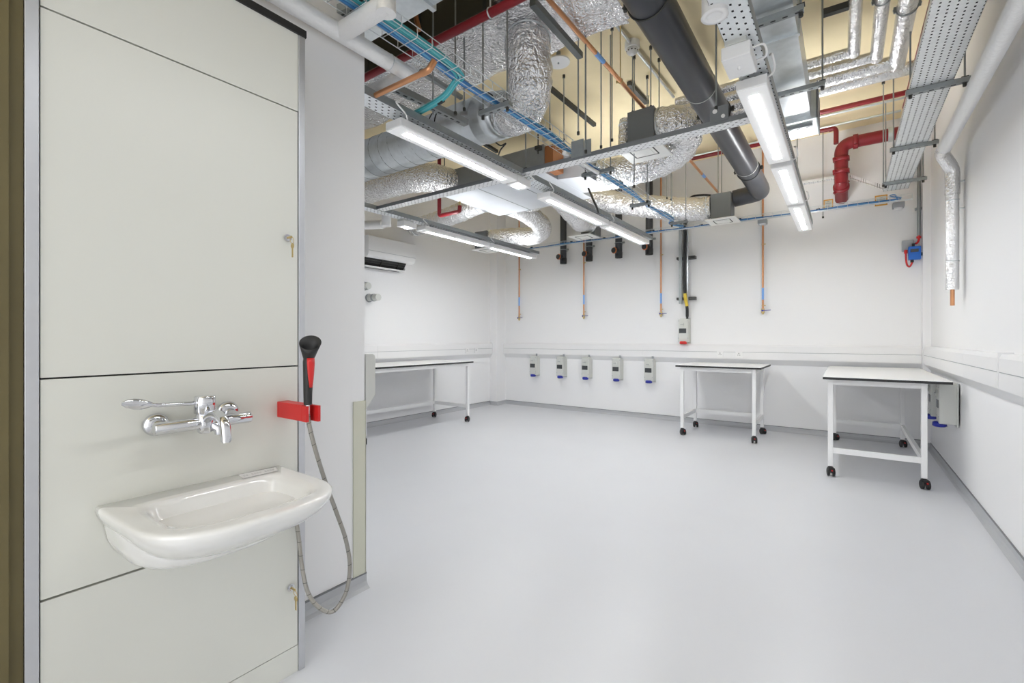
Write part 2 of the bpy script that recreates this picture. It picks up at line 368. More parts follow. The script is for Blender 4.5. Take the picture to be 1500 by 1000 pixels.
# ================================================================== hand shower
d = thing('shower_bracket', 'red box-shaped shower holder on the right edge of the panel', 'bracket', (XP, 0.915, 1.0))
yb0, yb1, zb0, zb1 = 0.892, 0.935, 0.979, 1.036
bx = MB().box(XP, -1.535, yb0, yb1, zb0, zb1)
link('holder_body', bx, M_redp, d, 0.002)
link('prong', MB().box(-1.535, -1.508, yb0, yb0 + 0.010, zb0, zb1 - 0.002), M_redp, d)
link('prong', MB().box(-1.535, -1.490, yb1 - 0.010, yb1, zb0, zb1 - 0.002), M_redp, d)
d = thing('hand_shower', 'black and red hand shower with a braided steel hose in the red holder', 'hand shower', (-1.515, 0.915, 1.0))
xs, ys = -1.516, 0.9135
def PX(px, py, X=xs): return P(px, py, X=X)
yax = [PX(451, 592.5), PX(451, 575), PX(451.5, 550), PX(452, 530), PX(453, 522)]
link('grip', MB().tube(yax, [0.0135, 0.0145, 0.0165, 0.0185, 0.017], 24), M_black, d)
gi = MB(); va = []
tow = Vector((0.856, -0.517, 0)).normalized(); sid = Vector((0.517, 0.856, 0)).normalized()
for py, rr_, a0_, a1_ in ((524, 0.0172, -15, 78), (532, 0.0185, -13, 72), (545, 0.0172, -8, 66), (556, 0.0162, 0, 58), (567, 0.0152, 12, 46)):
    for k in range(5):
        an = math.radians(a0_ + (a1_ - a0_) * k / 4)
        va.append(PX(451.8, py) + (tow * math.cos(an) + sid * math.sin(an)) * (rr_ + 0.0012))
gi.add(va, [(i*5+k, i*5+k+1, i*5+k+6, i*5+k+5) for i in range(4) for k in range(4)], True)
o = link('red_inlay', gi, M_redp, d); sm_ = o.modifiers.new('t', 'SOLIDIFY'); sm_.thickness = 0.004; sm_.offset = 0
# flared cup with a slanting mouth
cc = PX(452.5, 524)
ax = Vector((0.10, -0.02, 1)).normalized(); rings = []
def cup(h, r, tilt):
    ctr = cc + ax * h + Vector((0.10, 0, 0)) * h
    nrm = Vector((0.8 * tilt, -0.6 * tilt, 1)).normalized(); a = Vector((1,0,0)); a = (a - nrm * a.dot(nrm)).normalized(); bq = nrm.cross(a)
    return [ctr + a * (r * math.cos(2*PI*i/32)) + bq * (r * math.sin(2*PI*i/32)) for i in range(32)]
rings = [cup(-0.004, 0.017, 0), cup(0.008, 0.0215, 0.1), cup(0.030, 0.0285, 0.6), cup(0.053, 0.036, 1.0), cup(0.0535, 0.034, 1.0), cup(0.030, 0.0255, 0.6), cup(0.012, 0.018, 0.1)]
hd = link('spray_head', MB().loft(rings), M_black, d)
link('spray_plate', MB().loft([cup(0.016, 0.0175, 0.3), cup(0.020, 0.0165, 0.35)]), M_mid, hd)
link('hose_ferrule', MB().tube([PX(451, 592), PX(451, 606)], [0.0082, 0.0078], 18), M_chrome, d)
hp = [(451, 604, xs), (453, 622, xs), (461, 655, -1.51), (476.5, 705, -1.505), (492, 748, -1.50), (506.5, 790, -1.50), (512.5, 830, -1.50), (506.5, 868, -1.515), (488, 895, -1.54), (467, 889, -1.57), (451, 867, -1.60), (442.5, 830, -1.635), (438, 790, -1.665), (434, 764, -1.68)]
hpts = cat([P(x, y, X=X) for x, y, X in hp] + [P(431, 757, X=XP + 0.012)], 10)
hs = link('hose', MB().tube(hpts, 0.0074, 14), M_steelhose, d)
bd = MB()
for i in range(4, len(hpts) - 4, 5):
    tdir = (hpts[i+1] - hpts[i]).normalized(); bd.torus(hpts[i], 0.0072, 0.0010, tdir + Vector((0.25, 0.15, 0.1)), 16, 5)
link('hose_rings', bd, M_dstrut, hs)

# ================================================================== benches
def castor(parent, x, y, ang):
    dv = Vector((math.cos(ang), math.sin(ang), 0)); pv = Vector((-dv.y, dv.x, 0)); c = Vector((x, y, 0)) + dv * 0.018
    m = MB()
    for s_ in (-1, 1): m.tube([c + pv * s_ * 0.010 + Vector((0,0,0.037)), c + pv * s_ * 0.013 + Vector((0,0,0.037)), c + pv * s_ * 0.028 + Vector((0,0,0.037)), c + pv * s_ * 0.031 + Vector((0,0,0.037))], [0.030, 0.037, 0.037, 0.028], 20)
    m.tube([c + Vector((0,0,0.03)), c + Vector((0,0,0.05))], [0.02, 0.022], 14)
    m.cyl((x, y, 0.06), (x, y, 0.088), 0.016, 14)
    m.bar(c + Vector((0,0,0.068)) - dv * 0.03, c + Vector((0,0,0.068)) + dv * 0.03, 0.04, 0.022)
    m.bar(c + dv * 0.025 + Vector((0,0,0.055)), c + dv * 0.055 + Vector((0,0,0.042)), 0.03, 0.008)
    o = link('castor', m, M_black, parent); o['label'] = 'black braked castor'
    link('brake_tab', MB().bar(c + dv * 0.042 + Vector((0,0,0.062)), c + dv * 0.054 + Vector((0,0,0.055)), 0.010, 0.004), M_redp, parent)
def bench(label, X0, X1, YA, YB_, lx0, lx1, ly0, ly1, rails, ang):
    d = thing('lab_bench', label, 'bench', ((X0 + X1) / 2, (YA + YB_) / 2, 0), 'white lab benches on castors')
    zt = 0.915
    tp = link('worktop', MB().box(X0, X1, YA, YB_, zt - 0.004, zt), M_whtop, d)
    o = link('worktop_edge', MB().box(X0 + 0.0005, X1 - 0.0005, YA + 0.0005, YB_ - 0.0005, zt - 0.025, zt - 0.004), M_black, tp); o['label'] = 'black worktop edge'
    w = 0.02; zu = zt - 0.025
    for lx in (lx0, lx1):
        for ly in (ly0, ly1):
            lg = link('leg', MB().box(lx - w, lx + w, ly - w, ly + w, 0.088, zu), M_white, d, 0.002)
            castor(lg, lx, ly, ang + random.uniform(-0.5, 0.5))
    for (a, b2) in (((lx0, ly0), (lx1, ly0)), ((lx0, ly1), (lx1, ly1)), ((lx0, ly0), (lx0, ly1)), ((lx1, ly0), (lx1, ly1))):
        link('apron', MB().bar((*a, zu - 0.025), (*b2, zu - 0.025), 0.034, 0.05), M_white, d)
    for (a, b2) in rails:
        link('stretcher', MB().bar((*a, 0.235), (*b2, 0.235), 0.03, 0.05), M_white, d)
    return d
a0, a1, c0, c1 = -5.37, -4.67, 3.50, 5.37
bench('long white bench against the far left wall, partly behind the partition', -5.42, -4.62, 3.42, 5.45, a0, a1, c0, c1,
      [((a0, c0), (a1, c0)), ((a0, c1), (a1, c1)), ((a0, c0), (a0, c1))], -0.8)
a0, a1, c0, c1 = -1.747, -0.90, 6.29, 6.94
bench('small white bench standing alone below the two sockets on the back wall', -1.82, -0.82, 6.23, 7.13, a0, a1, c0, c1,
      [((a0, c0), (a0, c1)), ((a1, c0), (a1, c1)), ((a0, c1), (a1, c1))], -0.9)
a0, a1, c0, c1 = -0.115, 0.537, 5.22, 7.06
bench('large white bench pushed into the right-hand corner', -0.172, 0.705, 5.13, 7.14, a0, a1, c0, c1,
      [((a0, c0), (a1, c0)), ((a0, c1), (a1, c1)), ((a1, c0), (a1, c1))], -0.9)

# ================================================================== dado trunking
TR = [(0.001, 0.895), (0.06, 0.968), (0.06, 1.156), (0.048, 1.176), (0.001, 1.176)]
def trunk(label, axis, wall, sgn, a, b, joints, cat_='trunking'):
    d = thing('dado_trunking', label, cat_, ((wall, (a + b) / 2, 0.9) if axis == 'Y' else ((a + b) / 2, wall, 0.9)), 'dado trunking runs')
    def pr(poly): return [(wall + sgn * x, z) for x, z in poly]
    link('carrier', MB().prism(pr(TR), axis, a, b), M_trunk, d)
    js = [a] + joints + [b]
    for p_, q_ in zip(js, js[1:]):
        link('cover', MB().prism(pr([(0.06, 0.972), (0.064, 0.974), (0.064, 1.064), (0.06, 1.066)]), axis, p_ + 0.003, q_ - 0.003), M_trunk, d)
        link('cover', MB().prism(pr([(0.06, 1.070), (0.064, 1.072), (0.064, 1.150), (0.06, 1.154)]), axis, p_ + 0.003, q_ - 0.003), M_trunk, d)
    link('groove_line', MB().prism(pr([(0.0600, 1.066), (0.0612, 1.066), (0.0612, 1.070), (0.0600, 1.070)]), axis, a, b), M_mid, d)
    return d
def outlet(d, x, y, ax, z=1.03):
    w = 0.043
    if ax == 'X':
        o = link('socket_outlet', MB().box(x - w, x + w, y - 0.012, y, z - w, z + w), M_white, d, 0.003)
        m = MB()
        for dx, dz, hw, hh in ((0, 0.02, 0.004, 0.008), (-0.012, -0.004, 0.006, 0.003), (0.012, -0.004, 0.006, 0.003)): m.box(x + dx - hw, x + dx + hw, y - 0.0128, y - 0.0122, z + dz - hh, z + dz + hh)
    else:
        o = link('socket_outlet', MB().box(x, x + 0.012, y - w, y + w, z - w, z + w), M_white, d, 0.003)
        m = MB()
        for dx, dz, hw, hh in ((0, 0.02, 0.004, 0.008), (-0.012, -0.004, 0.006, 0.003), (0.012, -0.004, 0.006, 0.003)): m.box(x + 0.0122, x + 0.0128, y + dx - hw, y + dx + hw, z + dz - hh, z + dz + hh)
    link('pin_holes', m, M_glassd, o)
tb = trunk('white dado trunking along the back wall', 'X', YB, -1, -5.338, 0.718, [-2.6, -0.75])
for px in (1055, 1082.5):
    q = P(px, 519, Y=YB - 0.064); outlet(tb, q.x, YB - 0.064, 'X')
tl = trunk('white dado trunking along the far left wall above the long bench', 'Y', XL, 1, YP + 0.07, 6.968, [4.3])
for px in (684, 697):
    q = P(px, 513, X=XL + 0.064); outlet(tl, XL + 0.064, q.y, 'Y', 1.04)
tr_ = trunk('white dado trunking along the right wall', 'Y', XR, -1, -2.4, 7.098, [P(1462, 540, X=XR - 0.06).y, P(1412, 540, X=XR - 0.06).y])
q = P(1462, 540, X=XR - 0.064)
link('joint_cover', MB().box(XR - 0.067, XR - 0.001, q.y - 0.012, q.y + 0.004, 0.972, 1.185), M_trunk, tr_, 0.002)
d = thing('dado_trunking', 'trunking end, its cap greyed for shade, projecting past the end of the partition wall', 'trunking', (-2.1, 1.53, 0.9), 'dado trunking runs')
poly = [(YP + 0.0065, 0.90), (YP + 0.06, 0.968), (YP + 0.066, 0.972), (YP + 0.066, 1.165), (YP + 0.062, 1.178), (YP + 0.05, 1.186), (YP + 0.0065, 1.186)]
link('carrier', MB().prism(poly, 'X', -5.4, -2.004), M_trunk, d)
link('end_cap', MB().prism(poly, 'X', -2.0035, -1.998), M_greyp, d)  # grey stands in for the shade on this white trunking end
# ================================================================== isolator sockets
def isolator(label, p, axis, flapm, group, name='socket_box', plug=False):
    """p = top centre of the front face; axis 'Y': on the back wall facing -Y; axis 'X': on the right wall facing -X"""
    H_, W_, D_ = 0.375, 0.145, 0.125
    if axis == 'Y':
        def T(a, dpt, z): return (p.x + a, p.y + dpt, p.z + z)
    else:
        def T(a, dpt, z): return (p.x + dpt, p.y - a, p.z + z)
    d = thing(name, label, 'socket', T(0, D_, -H_), group)
    def bx(a0, a1, e0, e1, z0, z1):
        q0, q1 = T(a0, e0, z0), T(a1, e1, z1); return MB().box(q0[0], q1[0], q0[1], q1[1], q0[2], q1[2])
    en = link('enclosure', bx(-W_/2, W_/2, 0.0, D_, -H_ + 0.03, 0), M_greyp, d, 0.008)
    link('back_plate', bx(-W_/2 - 0.006, W_/2 + 0.006, D_ - 0.012, D_, -H_ + 0.01, 0.01), M_greyp, d, 0.003)
    link('window', bx(-0.058, 0.046, -0.004, 0.002, -0.212, -0.142), M_glassd, d, 0.003)
    m = MB().cyl(T(-0.012, 0.0, -0.085), T(-0.012, -0.012, -0.085), 0.028, 24)
    kn = link('rotary_switch', m, M_greyp, d)
    q0, q1 = T(-0.012 - 0.022, -0.012, -0.089), T(-0.012 + 0.022, -0.020, -0.081)
    link('switch_bar', MB().box(q0[0], q1[0], q0[1], q1[1], q0[2], q1[2]), M_mid, kn)
    sc = MB()
    for a in (-0.06, 0.06):
        for z in (-0.03, -0.285): sc.cyl(T(a, 0.001, z), T(a, -0.002, z), 0.006, 12)
    link('screw_caps', sc, M_mid, d)
    rg = []
    for e, r in ((-0.012, 0.036), (-0.004, 0.050), (0.026, 0.052), (0.034, 0.040)):
        rg.append([T(0.0 + r * math.cos(2*PI*i/24), 0.025 + r * 0.95 * math.sin(2*PI*i/24) - 0.012, -H_ + 0.032 - e) for i in range(24)])
    fl = link('socket_flap', MB().loft(rg), flapm, d)
    fl['label'] = 'blue hinged socket flap' if flapm is M_bluep else 'red hinged socket flap'
    a0_, a1_ = T(0.05, 0.06, 0.0), T(0.05, 0.06, 0.055)
    link('gland', MB().cyl(T(0.045, 0.06, -0.004), T(0.045, 0.06, 0.042 if axis == 'Y' else 0.010), 0.016, 14), M_mid if not plug else M_black, d)
    return d
names5 = ['nearest the far left corner', 'second from the far left corner', 'middle one of the five on the back wall', 'second from the small bench', 'next to the small bench']
for px, nm in zip((780.4, 820, 857, 902.2, 950), names5):
    q = P(px, 521, Y=7.125); q.z = 0.94
    isolator('blue-flapped socket box under the trunking, ' + nm, q, 'Y', M_bluep, 'blue-flapped socket boxes on the back wall')
q = P(1000.5, 461, Y=7.125)
q.z = 1.55
rs = isolator('grey socket box with a red flap above the back wall trunking', q, 'Y', M_redp, 'red-flapped socket box', plug=True)
qr = q
for yy, lb in ((5.50, 'grey socket box with a blue flap on the right wall, nearer the viewer'), (5.98, 'grey socket box with a blue flap on the right wall, behind the nearer one')):
    isolator(lb, Vector((0.655, yy, 0.87)), 'X', M_bluep, 'blue-flapped socket boxes on the right wall')

# supply riser above the red socket
d = thing('cable_riser', 'vertical zinc strut carrying a thick black cable down to the red-flapped socket box', 'cable riser', (qr.x, YB, 1.6))
st = P(997, 400, Y=7.17).x; cb = P(1003.5, 400, Y=7.15).x
link('strut', MB().box(st - 0.022, st + 0.022, 7.15, 7.19, 1.78, 3.2), M_strut, d)
link('back_strut', MB().box(cb + 0.012, cb + 0.040, 7.16, 7.19, 1.78, 3.2), M_galv, d)
for py in (378.5, 437.5):
    z = P(1000, py, Y=7.2).z
    link('wall_bracket', MB().box(st - 0.055, cb + 0.14, 7.19, YB, z - 0.02, z + 0.02).box(cb + 0.05, cb + 0.14, 7.15, 7.19, z - 0.02, z + 0.02).box(st - 0.055, st - 0.025, 7.15, 7.19, z - 0.018, z + 0.018), M_dstrut, d)
cpts = cat([(cb, 7.125, 3.2), (cb + 0.004, 7.125, 2.8), (cb - 0.004, 7.125, 2.3), (cb + 0.003, 7.125, 1.95), (qr.x + 0.045, 7.17, 1.72), (qr.x + 0.045, 7.185, 1.585)], 8)
cbl = link('cable', MB().tube(cpts, 0.022, 14), M_black, d)
link('yellow_sleeve', MB().tube([(cb + 0.003, 7.125, 1.93), (cb + 0.012, 7.14, 1.83), (qr.x + 0.045, 7.166, 1.745)], 0.024, 14), M_yel, cbl)

# ================================================================== copper drops
nm4 = ['nearest the far left corner', 'between the two leftmost grey soil pipes', 'left of the black cable riser', 'right of the black cable riser']
for px, yb, ytape, nm in ((760.5, 466, 440, nm4[0]), (855.2, 464, 437, nm4[1]), (968.2, 462, 435, nm4[2]), (1117.5, 459, 428, nm4[3])):
    q = P(px, yb, Y=7.2); x = q.x; zb = 1.62
    d = thing('copper_pipe', 'thin copper drop with blue valve lever, ' + nm, 'pipe', (x, YB, zb), 'copper drops on the back wall')
    link('pipe', MB().cyl((x, 7.2, zb + 0.04), (x, 7.2, ZC - 0.001), 0.0125, 12), M_copper, d)
    zt = P(px, ytape, Y=7.2).z
    link('tape_band', MB().cyl((x, 7.2, zt - 0.10), (x, 7.2, zt + 0.06), 0.0137, 12), M_tape, d)
    vb = link('valve', MB().cyl((x, 7.2, zb - 0.01), (x, 7.2, zb + 0.05), 0.021, 14).cyl((x, 7.2, zb + 0.015), (x, 7.15, zb + 0.015), 0.014, 12).cyl((x, 7.2, zb - 0.03), (x, 7.2, zb - 0.01), 0.012, 12), M_brass, d)
    link('lever', MB().bar((x, 7.155, zb + 0.02), (x + 0.10, 7.155, zb + 0.024), 0.014, 0.008).cyl((x, 7.16, zb + 0.02), (x, 7.148, zb + 0.02), 0.012, 12), M_bluep, vb)
    for zc in (zb + 0.09, 2.55):
        link('pipe_clip', MB().torus((x, 7.2, zc), 0.014, 0.004, (0, 0, 1), 14, 6).cyl((x, 7.21, zc), (x, YB, zc), 0.005, 8).box(x + 0.012, x + 0.034, 7.195, 7.205, zc - 0.006, zc + 0.006), M_brass, d)

# ================================================================== capped soil pipes
nm5 = ['nearest the far left corner', 'second from the far left corner', 'third from the far left corner', 'nearest the black cable riser']
for px, yb, nm in ((825.2, 386.5, nm5[0]), (863, 382.5, nm5[1]), (906.3, 378, nm5[2]), (951, 373, nm5[3])):
    q = P(px, yb, Y=7.14); x = q.x; zb = 2.56; y = 7.14
    d = thing('soil_pipe', 'capped grey pipe with an orange ring, ' + nm, 'pipe', (x, YB, zb), 'capped grey pipes on the back wall')
    pp = link('pipe', MB().tube([(x, y, zb), (x, y, zb + 0.01), (x, y, ZC - 0.001)], [0.05, 0.055, 0.055], 24).tube([(x, y, zb), (x, y, zb + 0.09), (x, y, zb + 0.092)], [0.058, 0.060, 0.055], 24), M_pvcd, d)
    dr = Vector((-0.30, -0.95, 0.0)).normalized(); c = Vector((x, y, zb + 0.11))
    inl = link('side_inlet', MB().tube([c, c + dr * 0.11], 0.042, 20).tube([c + dr * 0.118, c + dr * 0.121, c + dr * 0.135], [0.03, 0.043, 0.040], 20), M_pvcd, d)
    link('seal_ring', MB().torus(c + dr * 0.112, 0.042, 0.0085, dr, 24, 8), M_orange, inl)
    zc = zb + 0.24
    link('pipe_clip', MB().torus((x, y, zc), 0.058, 0.007, (0, 0, 1), 24, 8).box(x + 0.055, x + 0.10, y - 0.012, y + 0.012, zc - 0.014, zc + 0.014).box(x - 0.02, x + 0.02, y + 0.055, YB, zc - 0.014, zc + 0.014), M_strut, d)

# ================================================================== wall sensors, boxes, signs at the far right
def poster(px0, py0, px1, py1, label):
    a, b2 = P(px0, py0, Y=YB), P(px1, py1, Y=YB)
    d = thing('warning_label', label, 'sign', (a.x, YB, b2.z), 'small orange warning labels')
    link('plate', MB().box(a.x, b2.x, YB - 0.003, YB, b2.z, a.z), M_signo, d)
    w = b2.x - a.x; h = a.z - b2.z
    link('face', MB().box(a.x + w*0.1, b2.x - w*0.1, YB - 0.0045, YB - 0.003, b2.z + h*0.12, a.z - h*0.12), M_beige, d)
    m = MB()
    for k, (s, e) in enumerate(((0.38, 0.6), (0.2, 0.8), (0.25, 0.7), (0.2, 0.62))):
        z = a.z - h * (0.25 + 0.16 * k); m.box(a.x + w*s, a.x + w*e, YB - 0.006, YB - 0.0045, z - h*0.035, z + h*0.035)
    link('print', m, M_mid, d)
poster(1206.5, 293, 1220.5, 305.5, 'small orange-bordered warning label left of the red pipe on the back wall')
poster(1281.5, 287, 1300, 300, 'small orange-bordered warning label right of the red pipe on the back wall')
def sensor(px, py, label):
    q = P(px, py, Y=7.19)
    d = thing('sensor_box', label, 'sensor', (q.x, YB, q.z), 'grey sensor boxes on the back wall')
    link('housing', MB().box(q.x - 0.055, q.x + 0.055, 7.14, YB, q.z - 0.01, q.z + 0.05), M_mid, d, 0.004)
    link('lens', MB().cyl((q.x, 7.19, q.z - 0.01), (q.x, 7.19, q.z - 0.03), 0.038, 16), M_white, d)
sensor(1117, 327, 'grey box sensor over the copper drop on the back wall')
sensor(1316, 303, 'grey box sensor at the end of the blue cables near the right corner')
d = thing('control_box', 'grey electrical box behind the bright blue one near the right corner', 'box', (0.58, YB, 2.3))
a, b2 = P(1321.5, 352.5, Y=7.18), P(1338.5, 366.5, Y=7.18)
link('housing', MB().box(a.x, b2.x, 7.17, YB, b2.z, a.z), M_mid, d, 0.004)
link('lid', MB().box(a.x + 0.006, b2.x - 0.006, 7.164, 7.17, b2.z + 0.006, a.z - 0.006), M_mid, d, 0.002)
d = thing('detector_box', 'bright blue control box with a red cable loop near the right corner', 'box', (0.65, YB, 2.25))
a, b2 = P(1331, 361, Y=7.09), P(1349.5, 379, Y=7.09)
link('housing', MB().box(a.x, b2.x, 7.09, 7.165, b2.z, a.z), M_blueb, d, 0.006)
ww = b2.x - a.x; hh = a.z - b2.z
link('display', MB().box(a.x + ww*0.15, b2.x - ww*0.2, 7.086, 7.092, b2.z + hh*0.55, a.z - hh*0.2), M_glassd, d, 0.002)
link('cable_gland', MB().cyl((a.x + ww*0.3, 7.12, b2.z), (a.x + ww*0.3, 7.12, b2.z - 0.03), 0.016, 14).cyl((a.x + ww*0.4, 7.12, a.z), (a.x + ww*0.4, 7.12, a.z + 0.035), 0.014, 14).cyl((b2.x, 7.13, b2.z + hh*.4), (b2.x + 0.025, 7.13, b2.z + hh*.4), 0.02, 14), M_black, d)
pts = [P(x, y, Y=7.12) for x, y in ((1336.5, 382), (1335, 387), (1332, 390.5), (1328.5, 387), (1327, 377), (1327, 368))]
link('cable', MB().tube(cat(pts, 8), 0.009, 10).tube(cat([P(1341, 357, Y=7.12), P(1344, 355, Y=7.13), P(1346, 350, Y=7.15), P(1346, 345, Y=7.16)], 6), 0.011, 10).cyl(P(1346, 349, Y=7.16), P(1346, 346, Y=7.16), 0.022, 12).cyl(P(1327, 371, Y=7.12), P(1327, 366.5, Y=7.13), 0.017, 12), M_redp, d)
d = thing('conduit', 'vertical grey steel conduit dropping to the red cable near the right corner', 'conduit', (0.69, YB, 2.45))
q = P(1346, 345, Y=7.18)
link('tube', MB().cyl((q.x, 7.18, q.z), (q.x, 7.18, ZC - 0.001), 0.017, 14), M_galvd, d)
q2 = P(1346, 305, Y=7.18)
link('saddle', MB().bar((q2.x - 0.035, 7.2, q2.z), (q2.x + 0.035, 7.2, q2.z), 0.03, 0.02).box(q2.x - 0.03, q2.x + 0.03, 7.21, YB, q2.z - 0.01, q2.z + 0.01), M_galvd, d)

# ================================================================== air conditioner
d = thing('air_conditioner', 'white wall-mounted air conditioner high on the far left wall', 'air conditioner', (XL, 4.45, 2.3))
Ya, Yb_ = 4.02, 4.87
prof = [(XL, 2.66), (-5.29, 2.675), (-5.272, 2.665), (-5.268, 2.45), (-5.285, 2.40), (-5.33, 2.375), (XL, 2.375)]
link('body', MB().prism(prof, 'Y', Ya, Yb_), M_white, d, 0.004)
link('seam', MB().box(-5.2675, -5.2655, Ya, Yb_ - 0.004, 2.462, 2.466), M_mid, d)
link('outlet', MB().prism([(-5.34, 2.378), (-5.33, 2.37), (-5.40, 2.275), (XL, 2.26), (XL, 2.378)], 'Y', Ya, Yb_ - 0.13), M_black, d)
link('flap', MB().bar((-5.39, Ya, 2.262), (-5.39, Yb_ - 0.13, 2.262), 0.09, 0.012).box(XL, -5.36, Yb_ - 0.13, Yb_ - 0.12, 2.255, 2.38), M_white, d)
m = MB()
for z, x in ((2.345, -5.345), (2.315, -5.365)): m.cyl((x, Ya, z), (x, Yb_ - 0.14, z), 0.006, 8)
for yv in (4.3, 4.6): m.bar((-5.33, yv, 2.37), (-5.385, yv, 2.27), 0.01, 0.02)
link('vane', m, M_dstrut, d)
for py, yy, lb in ((436, 4.2, 'grey plastic pipe stub on the far left wall beside the partition edge, lower one'), (418, 4.12, 'grey plastic pipe stub on the far left wall beside the partition edge, upper one')):
    z = P(543, py, Y=yy).z
    d = thing('pipe_stub', lb, 'pipe', (XL, yy, z), 'pipe stubs on the far left wall')
    ln = 0.21 if py > 430 else 0.10
    link('pipe', MB().cyl((XL, yy, z), (XL + ln, yy, z), 0.048, 20), M_greyp, d)
    link('socket_ring', MB().cyl((XL + ln * 0.45, yy, z), (XL + ln * 0.6, yy, z), 0.054, 20).cyl((XL, yy, z), (XL + 0.012, yy, z), 0.062, 20), M_galvd, d)

# ================================================================== right-hand insulated pipe
hI = 2.77; XI = 0.635
d = thing('insulated_pipe', 'white insulated pipe along the top of the right wall that drops down it in foil', 'pipe', (XI, 2.5, hI), 'insulated pipes')
link('run', MB().tube([(XI, -2.0, hI), (XI, 5.02, hI)], 0.047, 20), M_lag, d)
pts = fil([(XI, 4.98, hI), (XI, 5.13, hI), (0.715, 5.24, 2.66), (0.715, 5.24, 2.45)], 0.05)
link('elbow', MB().tube(pts, 0.048, 20), M_foilp, d)
link('drop', MB().tube([(0.715, 5.24, 2.46), (0.715, 5.24, 1.665)], 0.042, 20), M_foilp, d)
o = link('copper_stub', MB().cyl((0.715, 5.24, 1.67), (0.715, 5.24, 1.535), 0.0145, 14), M_copper, d); o['label'] = 'bare copper end'
m = MB()
for z in (2.52, 2.40, 1.9): m.torus((0.715, 5.24, z), 0.043, 0.003, (0, 0, 1), 20, 6)
for z in (2.55, 2.33): m.cyl((0.75, 5.24, z), (XR - 0.001, 5.24, z), 0.008, 8)
link('band', m, M_galv, d)
m = MB()
for k in range(6): m.bar(P(1371 + 2.4*k, 219, Y=5.05) + Vector((0, -0.05, 0)), P(1370 + 2.4*k, 223, Y=5.05) + Vector((0, -0.05, 0)), 0.006, 0.003)
link('blue_marks', m, M_tape, d)
# ================================================================== linear lights on their trays
HB = 2.52
def lamp(x, y0, y1, label, grp, add_up=True):
    d = thing('linear_light', label, 'light', (x, (y0 + y1) / 2, HB), grp)
    link('housing', MB().box(x - 0.07, x + 0.07, y0, y1, HB + 0.004, HB + 0.052), M_white, d, 0.003)
    df = link('diffuser', MB().box(x - 0.066, x + 0.066, y0 + 0.004, y1 - 0.004, HB, HB + 0.004), M_lens, d)
    link('led_strip', MB().box(x - 0.022, x + 0.022, y0 + 0.09, y1 - 0.09, HB - 0.0015, HB), M_led2 if x > -1 else M_led, df)
    m = MB()
    for y in (y0 + 0.15, y1 - 0.15): m.box(x - 0.03, x + 0.03, y - 0.015, y + 0.015, HB + 0.052, HB + 0.075)
    link('mounting_clip', m, M_galvd, d)
    up = add_up and link('added_uplight', MB().box(x - 0.028, x + 0.028, y0 + 0.02, y1 - 0.02, 2.606, 2.616), M_white, d)  # added strip, unseen in the tray, throwing fill light up at the soffit
    if add_up: link('added_uplight_lens', MB().box(x - 0.022, x + 0.022, y0 + 0.03, y1 - 0.03, 2.616, 2.620), (M_addup if y0 > 4.85 and x > -3 else M_addup2), up)
    lead = cat([(x + 0.055, y0 + 0.06, HB + 0.05), (x + 0.10, y0 + 0.01, HB + 0.06), (x + 0.10, y0 - 0.06, HB + 0.10), (x + 0.085, y0 - 0.03, HB + 0.12)], 8)
    link('flex', MB().tube(lead, 0.005, 8), M_white, d)
R1, R2, R3 = -2.20, -0.385, -4.03
row1, row2, row3 = 'lights on the middle tray', 'lights on the right tray', 'lights on the far left tray'
lamp(R1, 1.855, 3.05, 'long linear light on the middle tray, nearest the partition', row1, False)
lamp(R1, 3.56, 4.82, 'linear light on the middle tray, just past the cross tray', row1)
lamp(R1, 4.88, 6.13, 'linear light on the middle tray, farthest one by the grey pipes', row1)
lamp(R2, 2.595, 3.825, 'linear light on the right tray, largest and nearest the viewer', row2, False)
lamp(R2, 3.93, 5.11, 'linear light on the right tray, second of its row', row2, False)
lamp(R2, 5.19, 6.44, 'linear light on the right tray, last of its row before the back wall', row2)
lamp(R3, 3.81, 5.02, 'linear light on the far left tray, above the air conditioner', row3)
lamp(R3, 5.06, 6.21, 'linear light on the far left tray, end of the row', row3)
lamp(R2, 0.47, 1.70, 'linear light on the right tray overhead beside the wash panel', row2, False)
def spot(x, y, label, lit):
    d = thing('emergency_light', label, 'light', (x, y, HB), 'square emergency light boxes')
    link('housing', MB().box(x - 0.06, x + 0.06, y - 0.095, y + 0.095, HB, HB + 0.06), M_white, d, 0.004)
    link('lens', MB().tube([(x, y, HB + 0.001), (x, y, HB - 0.008), (x, y, HB - 0.014)], [0.03 if lit else 0.008, 0.028 if lit else 0.007, 0.012 if lit else 0.003], 20), M_spot if lit else M_white, d)
    link('mount_box', MB().box(x - 0.045, x + 0.045, y - 0.10, y + 0.06, HB + 0.06, HB + 0.085), M_greyp, d, 0.002)
    link('flex', MB().tube(cat([(x + 0.05, y - 0.02, HB + 0.06), (x + 0.10, y + 0.0, HB + 0.07), (x + 0.10, y + 0.08, HB + 0.06), (x + 0.06, y + 0.10, HB + 0.06)], 8), 0.005, 8), M_white, d)
spot(-0.40, 2.365, 'small square white light box hanging right of the dark grey pipe', False)
spot(R1, 3.17, 'bright emergency light where the middle tray meets the cross tray', True)
spot(R3 - 0.03, 3.62, 'bright emergency light on the far left tray near the air conditioner', True)
